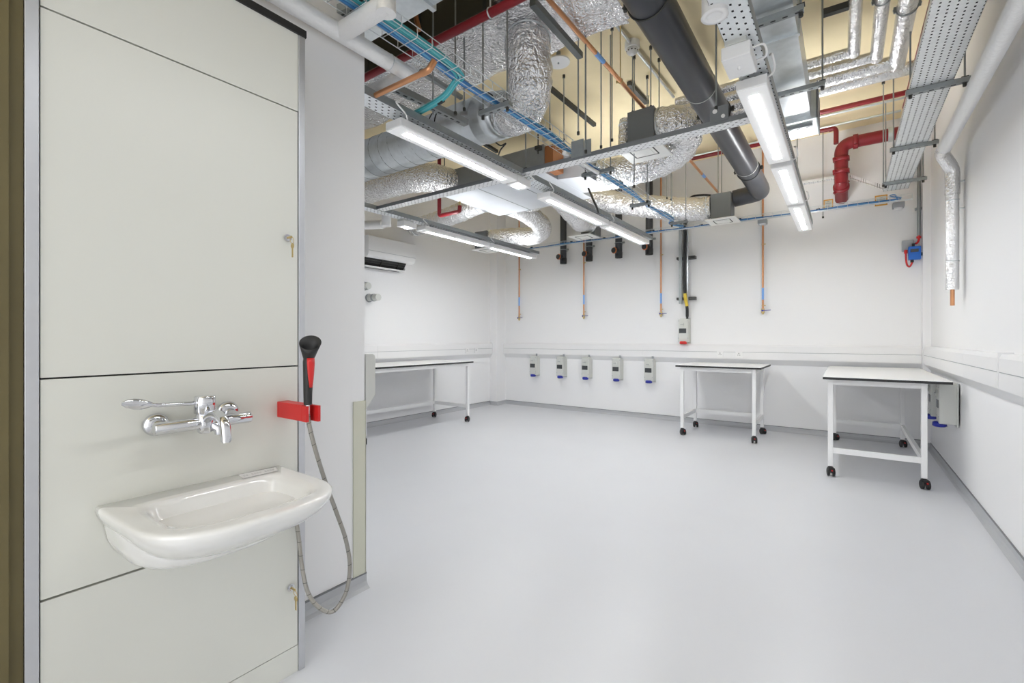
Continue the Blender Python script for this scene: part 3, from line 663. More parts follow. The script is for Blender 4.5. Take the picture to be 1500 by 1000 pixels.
def pod(x, y, z, label, ztop):
    d = thing('ceiling_sensor', label, 'sensor', (x, y, z), 'white cylindrical ceiling sensors')
    link('housing', MB().tube([(x, y, z + 0.004), (x, y, z + 0.17), (x, y, z + 0.175)], [0.05, 0.05, 0.046], 28), M_white, d)
    link('rim', MB().loft([[(x + r * math.cos(2*PI*i/28), y + r * math.sin(2*PI*i/28), zz) for i in range(28)] for r, zz in ((0.050, z + 0.006), (0.053, z), (0.030, z - 0.002), (0.027, z + 0.012))], cap0=False), M_white, d)
    link('stem', MB().cyl((x, y, z + 0.17), (x, y, ztop), 0.008, 10), M_galvd, d)
pod(-0.435, 2.03, 2.58, 'white cylindrical sensor hanging at the top by the dark grey pipe', 3.05)
pod(-4.11, 3.37, 2.50, 'white cylindrical sensor hanging at the far left tray end', 2.60)

def traything(label, axis, c, a, b2, z, w, fl, pm, grp='perforated cable trays', sidem=None):
    d = thing('cable_tray', label, 'cable tray', ((c, (a + b2) / 2, z) if axis == 'Y' else ((a + b2) / 2, c, z)), grp)
    B = (lambda u0, u1, v0, v1, z0, z1: MB().box(u0, u1, v0, v1, z0, z1)) if axis == 'Y' else (lambda u0, u1, v0, v1, z0, z1: MB().box(v0, v1, u0, u1, z0, z1))
    link('bed', B(c - w/2, c + w/2, a, b2, z, z + 0.0015), pm, d)
    for s in (-1, 1):
        e = c + s * w / 2
        m = B(e - 0.001, e + 0.001, a, b2, z, z + fl)
        x0, x1 = sorted((e, e - s * 0.012)); m2 = B(x0, x1, a, b2, z + fl - 0.002, z + fl); m.add(m2.v, m2.f)
        link('side_flange', m, sidem or M_strut, d)
    return d
ZT = 2.60
traything('perforated tray carrying the middle row of lights', 'Y', R1 + 0.01, 1.56, 6.25, ZT, 0.12, 0.045, M_trayY)
traything('perforated tray carrying the right row of lights', 'Y', R2 + 0.005, -2.0, 6.5, ZT, 0.13, 0.05, M_trayY)
traything('perforated tray carrying the far left row of lights', 'Y', R3, 2.6, 6.3, ZT, 0.12, 0.045, M_trayY)
traything('long perforated cross tray spanning the three rows of lights', 'X', 3.176, -4.1, -0.46, ZT + 0.004, 0.10, 0.032, M_trayX, sidem=M_boxg)
dW = thing('cable_tray', 'wide galvanised perforated tray running along beside the right wall', 'cable tray', (0.47, 3, 2.98), 'perforated cable trays')
link('bed', MB().box(0.357, 0.582, -1.5, 6.98, 2.98, 2.9815), M_trayW, dW)
for e in (0.357, 0.582): link('side_flange', MB().box(e - 0.001, e + 0.001, -1.5, 6.98, 2.98, 3.02), M_galv, dW)
d = thing('cable_tray', 'narrow perforated tray behind the red pipe, angled towards the wide tray', 'cable tray', (-0.3, 7.1, 3.2), 'perforated cable trays')
m = MB().bar((-0.62, 7.12, 3.26), (-0.10, 7.12, 3.26), 0.07, 0.004).bar((-0.62, 7.085, 3.275), (-0.10, 7.085, 3.275), 0.003, 0.03)
m.bar(P(1246, 261, Y=7.02), P(1296, 277, Y=6.6), 0.06, 0.004).bar(P(1246, 257.5, Y=6.99), P(1294, 273.5, Y=6.57), 0.003, 0.03)
link('bed', m, M_trayX, d)

# ------------------------------------------------------------------ trapeze hangers and rods
def rod(label, p, ztop=ZC - 0.001, r=0.0055, grp='threaded rods from the soffit'):
    d = thing('hanger_rod', label, 'rod', (p.x, p.y, p.z), grp)
    link('rod', MB().cyl((p.x, p.y, p.z), (p.x, p.y, ztop), r, 8), M_strut, d)
    link('nut', MB().cyl((p.x, p.y, p.z - 0.012), (p.x, p.y, p.z + 0.010), 0.011, 6), M_dstrut, d)
    link('anchor', MB().cyl((p.x, p.y, ztop - 0.03), (p.x, p.y, ztop), 0.014, 8), M_dstrut, d)
def trapeze(label, a, b2, rods=(0.08, 0.92), w=0.041, h=0.03, m_=None, ztop=ZC - 0.001, short={}):
    top_ = ztop
    a, b2 = Vector(a), Vector(b2)
    d = thing('hanger_bracket', label, 'bracket', (a + b2) / 2, 'trapeze hangers')
    link('channel', MB().bar(a, b2, w, h), m_ or M_strut, d)
    dv = (b2 - a); n = Vector((-dv.y, dv.x, 0)).normalized(); m = MB(); L = int(dv.length / 0.05)
    for i in range(L):
        p = a + dv * ((i + 0.5) / L); m.bar(p - dv.normalized() * 0.012 + Vector((0,0,-h/2 - 0.0005)), p + dv.normalized() * 0.012 + Vector((0,0,-h/2 - 0.0005)), 0.010, 0.001)
    link('slot_row', m, M_black, d)
    for t in rods:
        p = a + dv * t
        ztop = short.get(t, top_)
        link('washer', MB().box(p.x - 0.018, p.x + 0.018, p.y - 0.018, p.y + 0.018, p.z + 0.016, p.z + 0.021), M_dstrut, d)
        rd = link('rod', MB().cyl(p - Vector((0,0,0.035)), (p.x, p.y, ztop), 0.0055, 8), M_strut, d)
        link('nut', MB().cyl(p - Vector((0,0,0.04)), p - Vector((0,0,0.018)), 0.011, 6), M_dstrut, rd)
    return d
# under the wide tray on the right
for (pxa, pya, pxb, pyb), lb in (((1326, 139, 1422, 114), 'zinc hanger under the wide right tray, nearest one'), ((1303, 222, 1376, 206), 'zinc hanger under the wide right tray, middle one'), ((1292, 272, 1359, 259), 'zinc hanger under the wide right tray, at its far end')):
    a, b2 = P(pxa, pya, Z=2.962), P(pxb, pyb, Z=2.962); y = (a.y + b2.y) / 2
    trapeze(lb, (a.x, y, 2.962), (min(b2.x, 0.70), y, 2.962), short={0.08: 3.385} if 'nearest' in lb else {})
# ================================================================== ductwork
def flex(label, pts, r, collars=(), mt=None, cat_='duct', sub=7, jit=0.018, name='flexible_duct', n=26, marks=None):
    c = dense(cat(pts, sub), 0.03); m = len(c)
    rr = [r * (1 + 0.03 * math.sin(i * 1.7) + random.uniform(-0.02, 0.02)) for i in range(m)]
    d = thing(name, label, cat_, c[m // 2], 'foil-wrapped ducts')
    link('sleeve', MB().tube(c, rr, n, jit=jit), mt or M_foil, d)
    for k in (2, m - 3):
        t = (c[min(k+1, m-1)] - c[k-1]).normalized(); link('clamp_band', MB().torus(c[k], r * 1.02, 0.006, t, 26, 6), M_galv, d)
    return d
# big foil duct across the top
d = thing('rectangular_duct', 'big foil-wrapped rectangular duct across the top of the picture, near side shaded in its colour', 'duct', (-2.2, 2.7, 3.4), 'rectangular ducts')
m = MB(); nx, ny = 34, 12
X0, X1 = -4.4, -1.185
gv = [[Vector((X0 + (X1 - X0) * i / nx, 2.37 + 0.65 * j / ny, 3.408 + 0.012 * math.sin(i * 0.9 + j) + random.uniform(-0.010, 0.010))) for j in range(ny + 1)] for i in range(nx + 1)]
vs = [p for r_ in gv for p in r_]
m.add(vs, [(i*(ny+1)+j, i*(ny+1)+j+1, (i+1)*(ny+1)+j+1, (i+1)*(ny+1)+j) for i in range(nx) for j in range(ny)], True)
m.box(X0, X1, 2.37, 3.03, 3.428, 3.82)
link('wrapping', m, M_foil, d)
o = link('near_face', MB().box(X0, X1 - 0.65, 2.352, 2.37, 3.392, 3.82), M_sideshade, d); o['label'] = 'near side with shade put in its colour'  # foil duct's unlit near side imitated by a dark colour
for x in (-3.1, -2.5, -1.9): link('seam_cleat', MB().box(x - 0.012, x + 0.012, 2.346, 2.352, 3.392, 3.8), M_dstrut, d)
d = thing('rectangular_duct', 'plain galvanised rectangular duct above the blue cables at top left', 'duct', (-2.4, 1.75, 3.22), 'rectangular ducts')
link('sheet', MB().box(-4.2, -1.6, 1.53, 1.96, 3.22, 3.55), M_galv, d)
for x in (-2.75, -1.98): link('flange', MB().box(x - 0.015, x + 0.015, 1.51, 1.98, 3.2, 3.57), M_galv, d)
# spiral duct and foil drop
d = thing('spiral_duct', 'large galvanised spiral duct behind the first light of the middle tray', 'duct', (-3.6, 2.98, 3.055))
ca = [(-5.2, 2.985, 3.055), (-2.36, 2.97, 3.055)]
link('tube', MB().tube(dense(ca, 0.1), 0.184, 36), M_galv, d)
m = MB(); pts = [Vector((-5.1 + 2.6 * i / 400, 2.978, 3.055)) + Vector((0, math.cos(i * 0.30), math.sin(i * 0.30))) * 0.1855 for i in range(400)]
m.tube(pts, 0.0028, 5)
link('seam', m, M_strut, d)
for x in (-4.35, -2.86, -2.79): link('gasket_ring', MB().torus((x, 2.976, 3.055), 0.187, 0.007, (1, 0, 0), 36, 6), M_black, d)
link('collar', MB().tube([(-2.41, 2.97, 3.055), (-2.39, 2.97, 3.055), (-2.18, 2.94, 3.018), (-2.17, 2.938, 3.016)], [0.184, 0.194, 0.173, 0.158], 36), M_galv, d)
flex('fat foil duct bend dropping from the big duct to the spiral duct', [(-1.815, 2.73, 3.385), (-1.80, 2.705, 3.244), (-1.811, 2.751, 3.108), (-1.89, 2.835, 3.003), (-2.037, 2.91, 2.982), (-2.155, 2.935, 3.01)], 0.157, jit=0.018, n=30)
flex('foil duct at left below the spiral duct with a rounded end', [(-5.4, 3.76, 3.13), (-4.9, 3.77, 3.15), (-4.4, 3.79, 3.16), (-4.1, 3.83, 3.155), (-3.93, 3.93, 3.145), (-3.90, 4.08, 3.14), (-3.90, 4.12, 3.14)], 0.162)
# fan coil unit
d = thing('fan_coil_unit', 'large galvanised fan coil unit with a pale flat underside behind the cross tray', 'fan coil unit', (-3.25, 4.7, 2.99))
fx0, fx1, fy0, fy1, fz0, fz1 = -3.985, -2.55, 4.13, 5.25, 2.99, 3.28
link('casing', MB().box(fx0, fx1, fy0, fy1, fz0 + 0.004, fz1), M_galvd, d)
link('base_tray', MB().box(fx0, fx1, fy0, fy1, fz0, fz0 + 0.004).prism([(fx1, fz0 + 0.002), (fx1, fz1), (fx1 + 0.36, fz1 - 0.08), (fx1 + 0.36, fz0 - 0.03)], 'Y', 4.42, 5.0), mat('pale_galvanised', (0.74, 0.77, 0.81), 0.45, 0.35, var=0.05, vscale=5), d)
for x in (-3.45, -3.0): link('panel_seam', MB().box(x - 0.006, x + 0.006, fy0, fy1, fz0 - 0.002, fz0), M_strut, d)
o = link('coil', MB().box(fx1, fx1 + 0.1, fy0 + 0.02, fy0 + 0.24, fz0 + 0.03, fz1 - 0.02), M_coil, d); o['label'] = 'brown coil end'
for x in (fx0 + 0.05, fx1 - 0.05): link('hanging_lug', MB().box(x - 0.03, x + 0.03, fy0 - 0.05, fy0, fz1 - 0.06, fz1 - 0.02).cyl((x, fy0 - 0.03, fz1 - 0.1), (x, fy0 - 0.03, ZC - 0.001), 0.006, 8), M_dstrut, d)
flex('foil duct looping from the fan coil unit round to the near ceiling diffuser', [(-2.185, 4.69, 3.03), (-1.91, 4.74, 3.04), (-1.6, 4.74, 3.06), (-1.36, 4.67, 3.10), (-1.225, 4.50, 3.17), (-1.215, 4.34, 3.19), (-1.30, 4.265, 3.20), (-1.385, 4.26, 3.20)], 0.158)
flex('long foil duct to the diffuser in front of the back wall', [(-3.47, 5.26, 3.14), (-3.47, 5.34, 3.15), (-3.42, 5.6, 3.28), (-3.15, 6.1, 3.33), (-2.6, 6.4, 3.20), (-2.0, 6.5, 3.06), (-1.6, 6.6, 3.0), (-1.45, 6.605, 3.0)], 0.155)
flex('sagging foil duct to the small diffuser above the middle lights', [(-3.05, 5.255, 3.12), (-3.05, 5.33, 3.12), (-3.05, 5.6, 3.03), (-3.08, 5.95, 2.95), (-3.16, 6.18, 2.98), (-3.16, 6.34, 2.985), (-3.16, 6.385, 2.985)], 0.150)
flex('foil duct turning back towards the far left wall diffuser', [(-3.82, 5.255, 3.12), (-3.82, 5.33, 3.12), (-3.72, 5.6, 3.05), (-3.70, 5.95, 2.93), (-3.95, 6.14, 2.87), (-4.35, 6.0, 2.865), (-4.58, 5.95, 2.87), (-4.645, 5.95, 2.87)], 0.140)
flex('foil duct along the far left wall under the fan coil unit', [(-5.4, 4.95, 2.96), (-4.9, 4.92, 2.98), (-4.45, 4.9, 3.02), (-3.99, 4.9, 3.10)], 0.13)
def diffuser(label, x0, x1, y0, y1, z, bx, by, bz, core=True):
    d = thing('air_diffuser', label, 'diffuser', ((x0+x1)/2, (y0+y1)/2, z), 'square ceiling diffusers')
    link('plenum_box', MB().box(bx[0], bx[1], by[0], by[1], z + 0.012, bz), M_boxg, d, 0.003)
    link('grille_plate', MB().box(x0, x1, y0, y1, z, z + 0.012), M_grille, d, 0.003)
    cx, cy = (x0+x1)/2, (y0+y1)/2; w = (x1-x0)*0.27; m = MB()
    for s, e in (((cx-w, cy-w), (cx+w, cy-w)), ((cx+w, cy-w), (cx+w, cy+w)), ((cx+w, cy+w), (cx-w, cy+w)), ((cx-w, cy+w), (cx-w, cy-w))):
        m.bar((*s, z - 0.0005), (*e, z - 0.0005), 0.012, 0.002)
    link('slot_gap', m, M_dstrut, d)
    k = w * 0.72; link('core_plate', MB().box(cx-k, cx+k, cy-k, cy+k, z - 0.008, z), M_grille, d, 0.002)
    return d
zD = EYE + 1.53
diffuser('white square ceiling diffuser nearest the viewer, under a grey box', -1.72, -1.325, 4.0, 4.46, EYE + 1.72, (-1.635, -1.39), (4.11, 4.42), 3.34)
diffuser('white square ceiling diffuser at the elbow of the dark grey pipe', -1.50, -1.13, 6.42, 6.80, zD, (-1.445, -1.20), (6.5, 6.75), 3.15)
diffuser('white square ceiling diffuser near the capped grey pipes', -3.43, -3.06, 6.24, 6.60, zD, (-3.28, -3.04), (6.39, 6.58), 3.08)
diffuser('white square ceiling diffuser beside the far left row of lights', -4.9, -4.52, 5.72, 6.12, 2.68, (-4.89, -4.65), (5.8, 6.06), 2.98)
# foil corner block beside the near plenum
flex('upright foil-wrapped pipe beside the near grey diffuser box', [(-1.70, 4.18, 3.01), (-1.70, 4.2, 3.15), (-1.70, 4.22, 3.33)], 0.055, jit=0.03, n=14)
# dark grey pipe
zP, xP, rP = 3.12, -0.874, 0.112
d = thing('drain_pipe', 'thick dark grey plastic pipe running overhead towards the back wall', 'pipe', (xP, 3, zP))
link('run', MB().tube([(xP, -1.5, zP), (xP, 6.45, zP)], rP, 40), M_pvc, d)
link('elbow', MB().tube(fil([(xP, 6.42, zP), (xP, 6.66, zP), (-1.19, 6.66, zP - 0.03)], 0.2, 12), rP * 0.96, 40), M_pvc, d)
m = MB()
for y in (3.62, 5.55): link('joint_line', MB().torus((xP, y, zP), rP + 0.001, 0.0035, (0, 1, 0), 40, 6), M_greyp, d)
for y in (2.5, 4.1, 5.7):
    m = MB().torus((xP, y, zP), rP + 0.004, 0.005, (0, 1, 0), 40, 6)
    for s in (-1, 1): m.cyl((xP + s * (rP + 0.02), y, zP - 0.02), (xP + s * (rP + 0.02), y, zP + 0.02), 0.012, 8).bar((xP + s * rP, y, zP), (xP + s * (rP + 0.035), y, zP), 0.02, 0.006)
    link('pipe_clip', m, M_dstrut, d)
# bracket plate hung on the cross tray under the dark pipe
d = thing('hanger_plate', 'dark grey bracket plate standing on the cross tray beside the dark grey pipe', 'bracket', (-0.70, 2.97, 2.65))
a = P(1040, 190, Y=3.12); b2 = P(1062, 153, Y=3.12)
link('plate', MB().box(a.x, b2.x + 0.02, 3.118, 3.123, 2.62, b2.z), M_boxg, d)
link('bolt_head', MB().cyl((a.x + 0.03, 3.118, b2.z - 0.03), (a.x + 0.03, 3.111, b2.z - 0.03), 0.014, 8).cyl((b2.x - 0.01, 3.118, b2.z - 0.07), (b2.x - 0.01, 3.111, b2.z - 0.07), 0.012, 8), M_white, d)
# galvanised duct at right
d = thing('rectangular_duct', 'galvanised rectangular duct overhead right of the lights, ending in a grey box', 'duct', (-0.33, 2.5, 3.0), 'rectangular ducts')
gx0, gx1, gz0, gz1 = -0.445, -0.222, 3.0, 3.2
link('sheet', MB().box(gx0, gx1, -1.0, 4.32, gz0, gz1), M_galv, d)
for y in (0.6, 1.95, 3.1): link('flange', MB().box(gx0 - 0.012, gx1 + 0.012, y - 0.012, y + 0.012, gz0 - 0.012, gz1 + 0.012), M_galv, d)
link('end_box', MB().box(gx0 - 0.01, gx1 + 0.04, 4.30, 4.66, gz0 - 0.03, gz1 + 0.04), M_galv, d, 0.004)
link('side_plate', MB().box(gx1 + 0.041, gx1 + 0.046, 4.28, 4.68, gz0 - 0.035, gz1 + 0.05), M_boxg, d)
for (p0, p1), lb in ((((1090, 40), (1178, 14)), 'zinc hanger channel under the galvanised duct, nearest the viewer'), (((1128, 141), (1209, 124)), 'zinc hanger channel under the galvanised duct, middle one'), (((1150, 191), (1190, 182)), 'zinc hanger channel under the galvanised duct, by its end box')):
    a, b2 = P(*p0, Z=2.965), P(*p1, Z=2.965); y = (a.y + b2.y) / 2
    trapeze(lb, (a.x - 0.06, y, 2.965), (b2.x, y, 2.965), rods=() if 'end box' in lb else (0.96,), h=0.028)
# silver pipes
hS = 3.45
bends = [(P(1251, 75, Z=hS), 0.040), (P(1284, 82, Z=hS), 0.042), (P(1314, 90, Z=hS), 0.056)]
nmS = ['leftmost one', 'middle one', 'thickest one beside the wide tray']
for (q, r), nm in zip(bends, nmS):
    d = thing('insulated_pipe', 'silver foil pipe bending left above the galvanised duct, ' + nm, 'pipe', (q.x, q.y, hS), 'insulated pipes')
    link('lagging', MB().tube([(q.x, -1.2, hS), (q.x, q.y + r * 0.9, hS)], r, 20), M_foilp, d)
    link('branch', MB().tube([(q.x + r * 0.6, q.y, hS), (-1.28, q.y, hS)], r * 0.96, 20), M_foilp, d)
    m = MB()
    for y in (q.y - 0.75, q.y - 1.7):
        m.torus((q.x, y, hS), r + 0.002, 0.004, (0, 1, 0), 24, 6)
        for s in (-1, 1): m.cyl((q.x + s * (r + 0.008), y, hS - 0.02), (q.x + s * (r + 0.008), y, hS + 0.02), 0.007, 8).bar((q.x + s * r, y, hS), (q.x + s * (r + 0.018), y, hS), 0.014, 0.005)
    m.cyl((q.x, q.y - 0.75, hS + r), (q.x, q.y - 0.75, ZC), 0.006, 8)
    link('pipe_clip', m, M_strut, d)
q = P(1338, 98, Z=hS)
d = thing('insulated_pipe', 'silver foil pipe lowest of the four, ending in a valve under the wide tray', 'pipe', (q.x, q.y, hS), 'insulated pipes')
link('lagging', MB().tube([(q.x, q.y, hS), (-1.28, q.y, hS)], 0.052, 20), M_foilp, d)
link('valve', MB().cyl((q.x, q.y, hS), (q.x + 0.05, q.y, hS), 0.03, 14).cyl((q.x + 0.03, q.y, hS), (q.x + 0.03, q.y - 0.07, hS), 0.012, 10).torus((q.x + 0.03, q.y - 0.07, hS), 0.03, 0.006, (0, 1, 0), 16, 6), M_galv, d)
link('tag', MB().box(-0.2, -0.19, q.y - 0.056, q.y - 0.053, hS - 0.05, hS - 0.02), M_yel, d)
# ------------------------------------------------------------------ red pipes
d = thing('red_pipe', 'thick red fire main that elbows down and enters the back wall at right', 'pipe', (-0.05, 6.9, 3.4), 'red fire pipes')
px_, py_ = -0.045, 6.88
zt = 3.60; rr = 0.070
link('main', MB().tube(fil([(0.70, py_, zt), (px_ + 0.0, py_, zt), (px_, py_, 3.12)], 0.12, 10), rr, 28), M_red, d)
link('lower_bend', MB().tube(fil([(px_, py_, 3.26), (px_, py_, 3.12), (px_, YB - 0.03, 3.02)], 0.12, 10), rr * 0.97, 28), M_red, d)
for c_, ax_ in (((px_, py_, 3.42), (0,0,1)), ((px_, py_, 3.27), (0,0,1)), ((px_ + 0.14, py_, zt), (1,0,0)), ((px_, py_ + 0.06, 3.10), (0, 0.7, -0.3))):
    a_ = Vector(ax_).normalized(); m = MB()
    m.tube([Vector(c_) - a_ * 0.028, Vector(c_) - a_ * 0.022, Vector(c_) + a_ * 0.022, Vector(c_) + a_ * 0.028], [rr, rr + 0.014, rr + 0.014, rr], 28)
    o_ = a_.orthogonal().normalized()
    for s in (-1, 1): m.bar(Vector(c_) + o_ * s * (rr + 0.0), Vector(c_) + o_ * s * (rr + 0.035), 0.03, 0.03)
    link('coupling', m, M_red, d)
link('end_coupling', MB().cyl((0.395, py_, zt), (0.435, py_, zt), rr + 0.014, 28), M_galv, d)
d = thing('red_pipe', 'thin red pipe along the soffit joining the thick red main', 'pipe', (-0.8, 6.9, 3.8), 'red fire pipes')
link('pipe', MB().tube(fil([(-2.6, 6.9, 3.82), (px_ - 0.05, 6.9, 3.82), (px_ - 0.05, 6.88, 3.62)], 0.05), 0.026, 16), M_red, d)
link('fitting', MB().cyl((px_ - 0.12, 6.9, 3.82), (px_ - 0.085, 6.9, 3.82), 0.033, 16), M_red, d)
q0, q1 = P(1205, 158, Y=6.16), P(1335, 127, Y=6.16)
solo('red_pipe', MB().tube([(-0.45, 6.16, 3.75), (0.62, 6.16, 3.75)], 0.026, 16), M_red, 'thin red pipe under the soffit passing behind the wide right tray', 'pipe', 'red fire pipes')
solo('red_pipe', MB().tube([(0.50, 2.0, 3.62), (0.50, 6.3, 3.66)], 0.024, 16), M_red, 'thin red pipe above the wide right tray', 'pipe', 'red fire pipes')
d = thing('red_pipe', 'dark red sprinkler pipe crossing in front of the big foil duct at top left', 'pipe', (-2.0, 2.2, 3.22), 'red fire pipes')
a, b2 = P(588, 97, Y=2.17), P(800, -8, Y=2.17)
zz = 3.19
link('pipe', MB().tube([(-3.6, 2.17, zz), (-1.01, 2.17, zz)], 0.026, 18), M_red, d)
q = P(718, 26, Y=2.17)
link('pipe_clip', MB().torus((q.x, 2.17, zz), 0.028, 0.005, (1, 0, 0), 20, 6).cyl((q.x, 2.17, zz + 0.03), (q.x, 2.17, 3.32), 0.006, 8), M_galv, d)
d = thing('red_pipe', 'red drop pipe with a sideways foot under the cross tray at left', 'pipe', (-4.2, 4.25, 2.72), 'red fire pipes')
x = P(643.5, 300, Y=4.25).x; z = P(643, 316, Y=4.25).z; x2 = P(673.5, 309, Y=4.25).x
link('pipe', MB().tube(fil([(x, 4.25, ZC), (x, 4.25, z), (x2, 4.25, z), (x2, 4.25, z + 0.07)], 0.03), 0.024, 14), M_red, d)
link('sprinkler_head', MB().cyl((x2, 4.25, z + 0.07), (x2, 4.25, z + 0.12), 0.012, 10), M_brass, d)
# ------------------------------------------------------------------ copper along the soffit
hC = EYE + 2.1
d = thing('copper_pipe', 'copper gas main running diagonally under the soffit to the back wall', 'pipe', (-1.5, 4, hC), 'copper pipes at the soffit')
x = -1.50
link('pipe', MB().cyl((x, 0.8, hC), (x, 7.2, hC), 0.016, 14), M_copper, d)
m = MB()
for px, py in ((881, 83), (1035, 256)):
    q = P(px, py, Z=hC); m.cyl((x, q.y - 0.07, hC), (x, q.y + 0.07, hC), 0.0175, 14)
link('tape_band', m, M_tape, d)
m = MB()
for y in (2.2, 3.62): m.torus((x, y, hC), 0.019, 0.004, (0, 1, 0), 16, 6).cyl((x, y, hC + 0.02), (x, y, ZC), 0.005, 8).bar((x - 0.035, y, hC), (x - 0.015, y, hC), 0.012, 0.02)
link('pipe_clip', m, M_brass, d)
pts = [P(650, -6, Y=2.1), P(628, -3, Y=2.1), P(612, 8, Y=2.1), P(609, 22, Y=2.1), P(614, 44, Y=2.1)]
solo('copper_pipe', MB().tube(cat(pts, 8), 0.017, 14), M_copper, 'curved copper pipe bending down at top left above the blue cables', 'pipe', 'copper pipes at the soffit')
a, b2 = P(528, 150, Y=1.72), P(617, 100, Y=1.72)
d = thing('copper_pipe', 'copper pipe below the white insulated pipes at the partition corner', 'pipe', (a + b2) / 2, 'copper pipes at the soffit')
zc_ = 2.62
xa, xb = P(528, 150, Z=zc_), P(614, 101, Z=zc_)
link('pipe', MB().tube([(xa.x - 0.2, xa.y, zc_), (xb.x, xa.y, zc_)], 0.015, 14), M_copper, d)
link('elbow', MB().tube(fil([(xb.x - 0.02, xa.y, zc_), (xb.x + 0.03, xa.y, zc_), (xb.x + 0.05, xa.y + 0.02, zc_ + 0.05)], 0.02), 0.017, 14), M_copper, d)
# ------------------------------------------------------------------ white insulated pipes at the partition
d = thing('insulated_pipe', 'white insulated pipe along the partition top with two side branches', 'pipe', (-1.93, 1.0, 2.7), 'insulated pipes')
hW, xw = 2.70, -1.93
pe = P(606, 106, Z=hW)
link('run', MB().tube([(xw, -0.2, hW), (xw, pe.y, hW)], 0.040, 20), M_lag, d)
yb_ = 1.315
link('branch', MB().tube([(xw - 0.01, yb_, hW), (-1.60, yb_, hW)], 0.042, 20).tube([(-1.605, yb_, hW - 0.04), (-1.605, yb_, 3.2)], 0.042, 20), M_lag, d)
link('branch', MB().tube([(xw + 0.03, pe.y, hW), (-2.9, pe.y, hW)], 0.042, 20), M_lag, d)
m = MB()
for y in (0.55, 0.62, 0.98, 1.6): m.torus((xw, y, hW), 0.041, 0.002, (0, 1, 0), 20, 5)
link('tape_ring', m, M_galv, d)
solo('insulated_pipe', MB().tube([(-5.25, 3.3, 2.62), (-4.35, 3.52, 2.58)], 0.05, 18), M_lag, 'short white insulated pipe at the far left end of the cross tray', 'pipe', 'insulated pipes')
trapeze('slotted bracket above the branch of the white insulated pipe at top left', P(484, 24, Z=2.86), P(536, 0, Z=2.86), rods=(0.2,), w=0.05, h=0.04, m_=M_strut)
# ------------------------------------------------------------------ struts
d = thing('strut_channel', 'long slotted zinc channel above the first light of the middle tray', 'channel', (-2.15, 2.1, 2.75), 'loose strut channels')
a, b2 = P(567, 123, Z=2.76), P(683, 180, Z=2.76)
dv = (b2 - a).normalized()
m = MB().bar(a, b2, 0.045, 0.04)
link('channel', m, M_strut, d)
m = MB(); L = (b2 - a).length
for i in range(int(L / 0.055)):
    p = a + dv * (0.055 * i + 0.02); m.bar(p - dv * 0.014 + Vector((0,0,-0.0205)), p + dv * 0.014 + Vector((0,0,-0.0205)), 0.012, 0.001)
link('slot_row', m, M_black, d)
m = MB()
for p in (a + dv * (L * 0.54),): m.cyl(p - Vector((0,0,0.05)), (p.x, p.y, ZC), 0.0055, 8)
link('rod', m, M_strut, d)
def strut(label, p0, p1, z, w=0.041, h=0.041, mm=None):
    a, b2 = P(*p0, Z=z), P(*p1, Z=z)
    return solo('strut_channel', MB().bar(a, b2, w, h), mm or M_dstrut, label, 'channel', 'loose strut channels')
strut('dark strut fixed to the tan soffit left of centre', (800, 124), (871, 183), 3.879)
strut('short dark strut on the soffit above the near grey diffuser box', (921, 122), (947, 150), 3.879)
strut('dark strut under the big foil duct beside the copper pipe', (780, 3), (850, 82), 3.25, mm=M_dull)
strut('short dark strut on the soffit between spiral duct and fan coil unit', (705, 208), (728, 222), 3.879)
strut('dark channel at the top above the silver pipes', (1205, 20), (1262, 2), 3.45)
strut('thin zinc channel under the foil duct behind the cable basket', (616, 104), (676, 143), 3.22, w=0.03, h=0.03, mm=M_strut)
q = P(1203, 191, Y=6.75)
solo('conduit', MB().tube([(-2.2, 6.75, 3.80), (0.5, 6.75, 3.80)], 0.012, 10), M_galv, 'thin steel conduit under the soffit beside the thin red pipe', 'conduit', 'soffit conduits')
solo('conduit', MB().tube([(-0.45, 6.3, 3.76), (0.6, 6.3, 3.76)], 0.014, 10), M_galv, 'thin steel conduit below the thin red pipe at right', 'conduit', 'soffit conduits')
# smoke detector, its conduit, the round cover
a, b2 = P(903, 37, Z=3.87), P(987, 142, Z=3.87)
solo('conduit', MB().tube([a, b2], 0.013, 10), M_galv, 'steel conduit on the soffit carrying the smoke detector', 'conduit', 'soffit conduits')
q = P(926, 78, Z=3.80)
d = thing('smoke_detector', 'white round smoke detector under the tan soffit', 'detector', (q.x, q.y, 3.78))
link('base', MB().tube([(q.x, q.y, ZC), (q.x, q.y, 3.845), (q.x, q.y, 3.84)], [0.065, 0.065, 0.055], 28), M_grille, d)
link('head', MB().tube([(q.x, q.y, 3.84), (q.x, q.y, 3.82), (q.x, q.y, 3.80), (q.x, q.y, 3.785)], [0.05, 0.052, 0.042, 0.02], 28), M_white, d)
m = MB()
for k in range(10): 
    a_ = 2*PI*k/10; m.bar((q.x + 0.043*math.cos(a_) , q.y + 0.043*math.sin(a_), 3.808), (q.x + 0.050*math.cos(a_), q.y + 0.050*math.sin(a_), 3.818), 0.012, 0.004)
link('vent', m, M_dstrut, d)
q = P(818, 92, Z=3.80)
d = thing('cover_disc', 'white round disc behind the fat foil bend', 'disc', (q.x, q.y, 3.8))
link('disc', MB().tube([(q.x, q.y, 3.80), (q.x, q.y, 3.812)], 0.105, 36), M_white, d)
link('stem', MB().cyl((q.x, q.y, 3.812), (q.x, q.y, ZC), 0.02, 12).cyl((q.x, q.y, 3.79), (q.x, q.y, 3.80), 0.008, 10), M_mid, d)
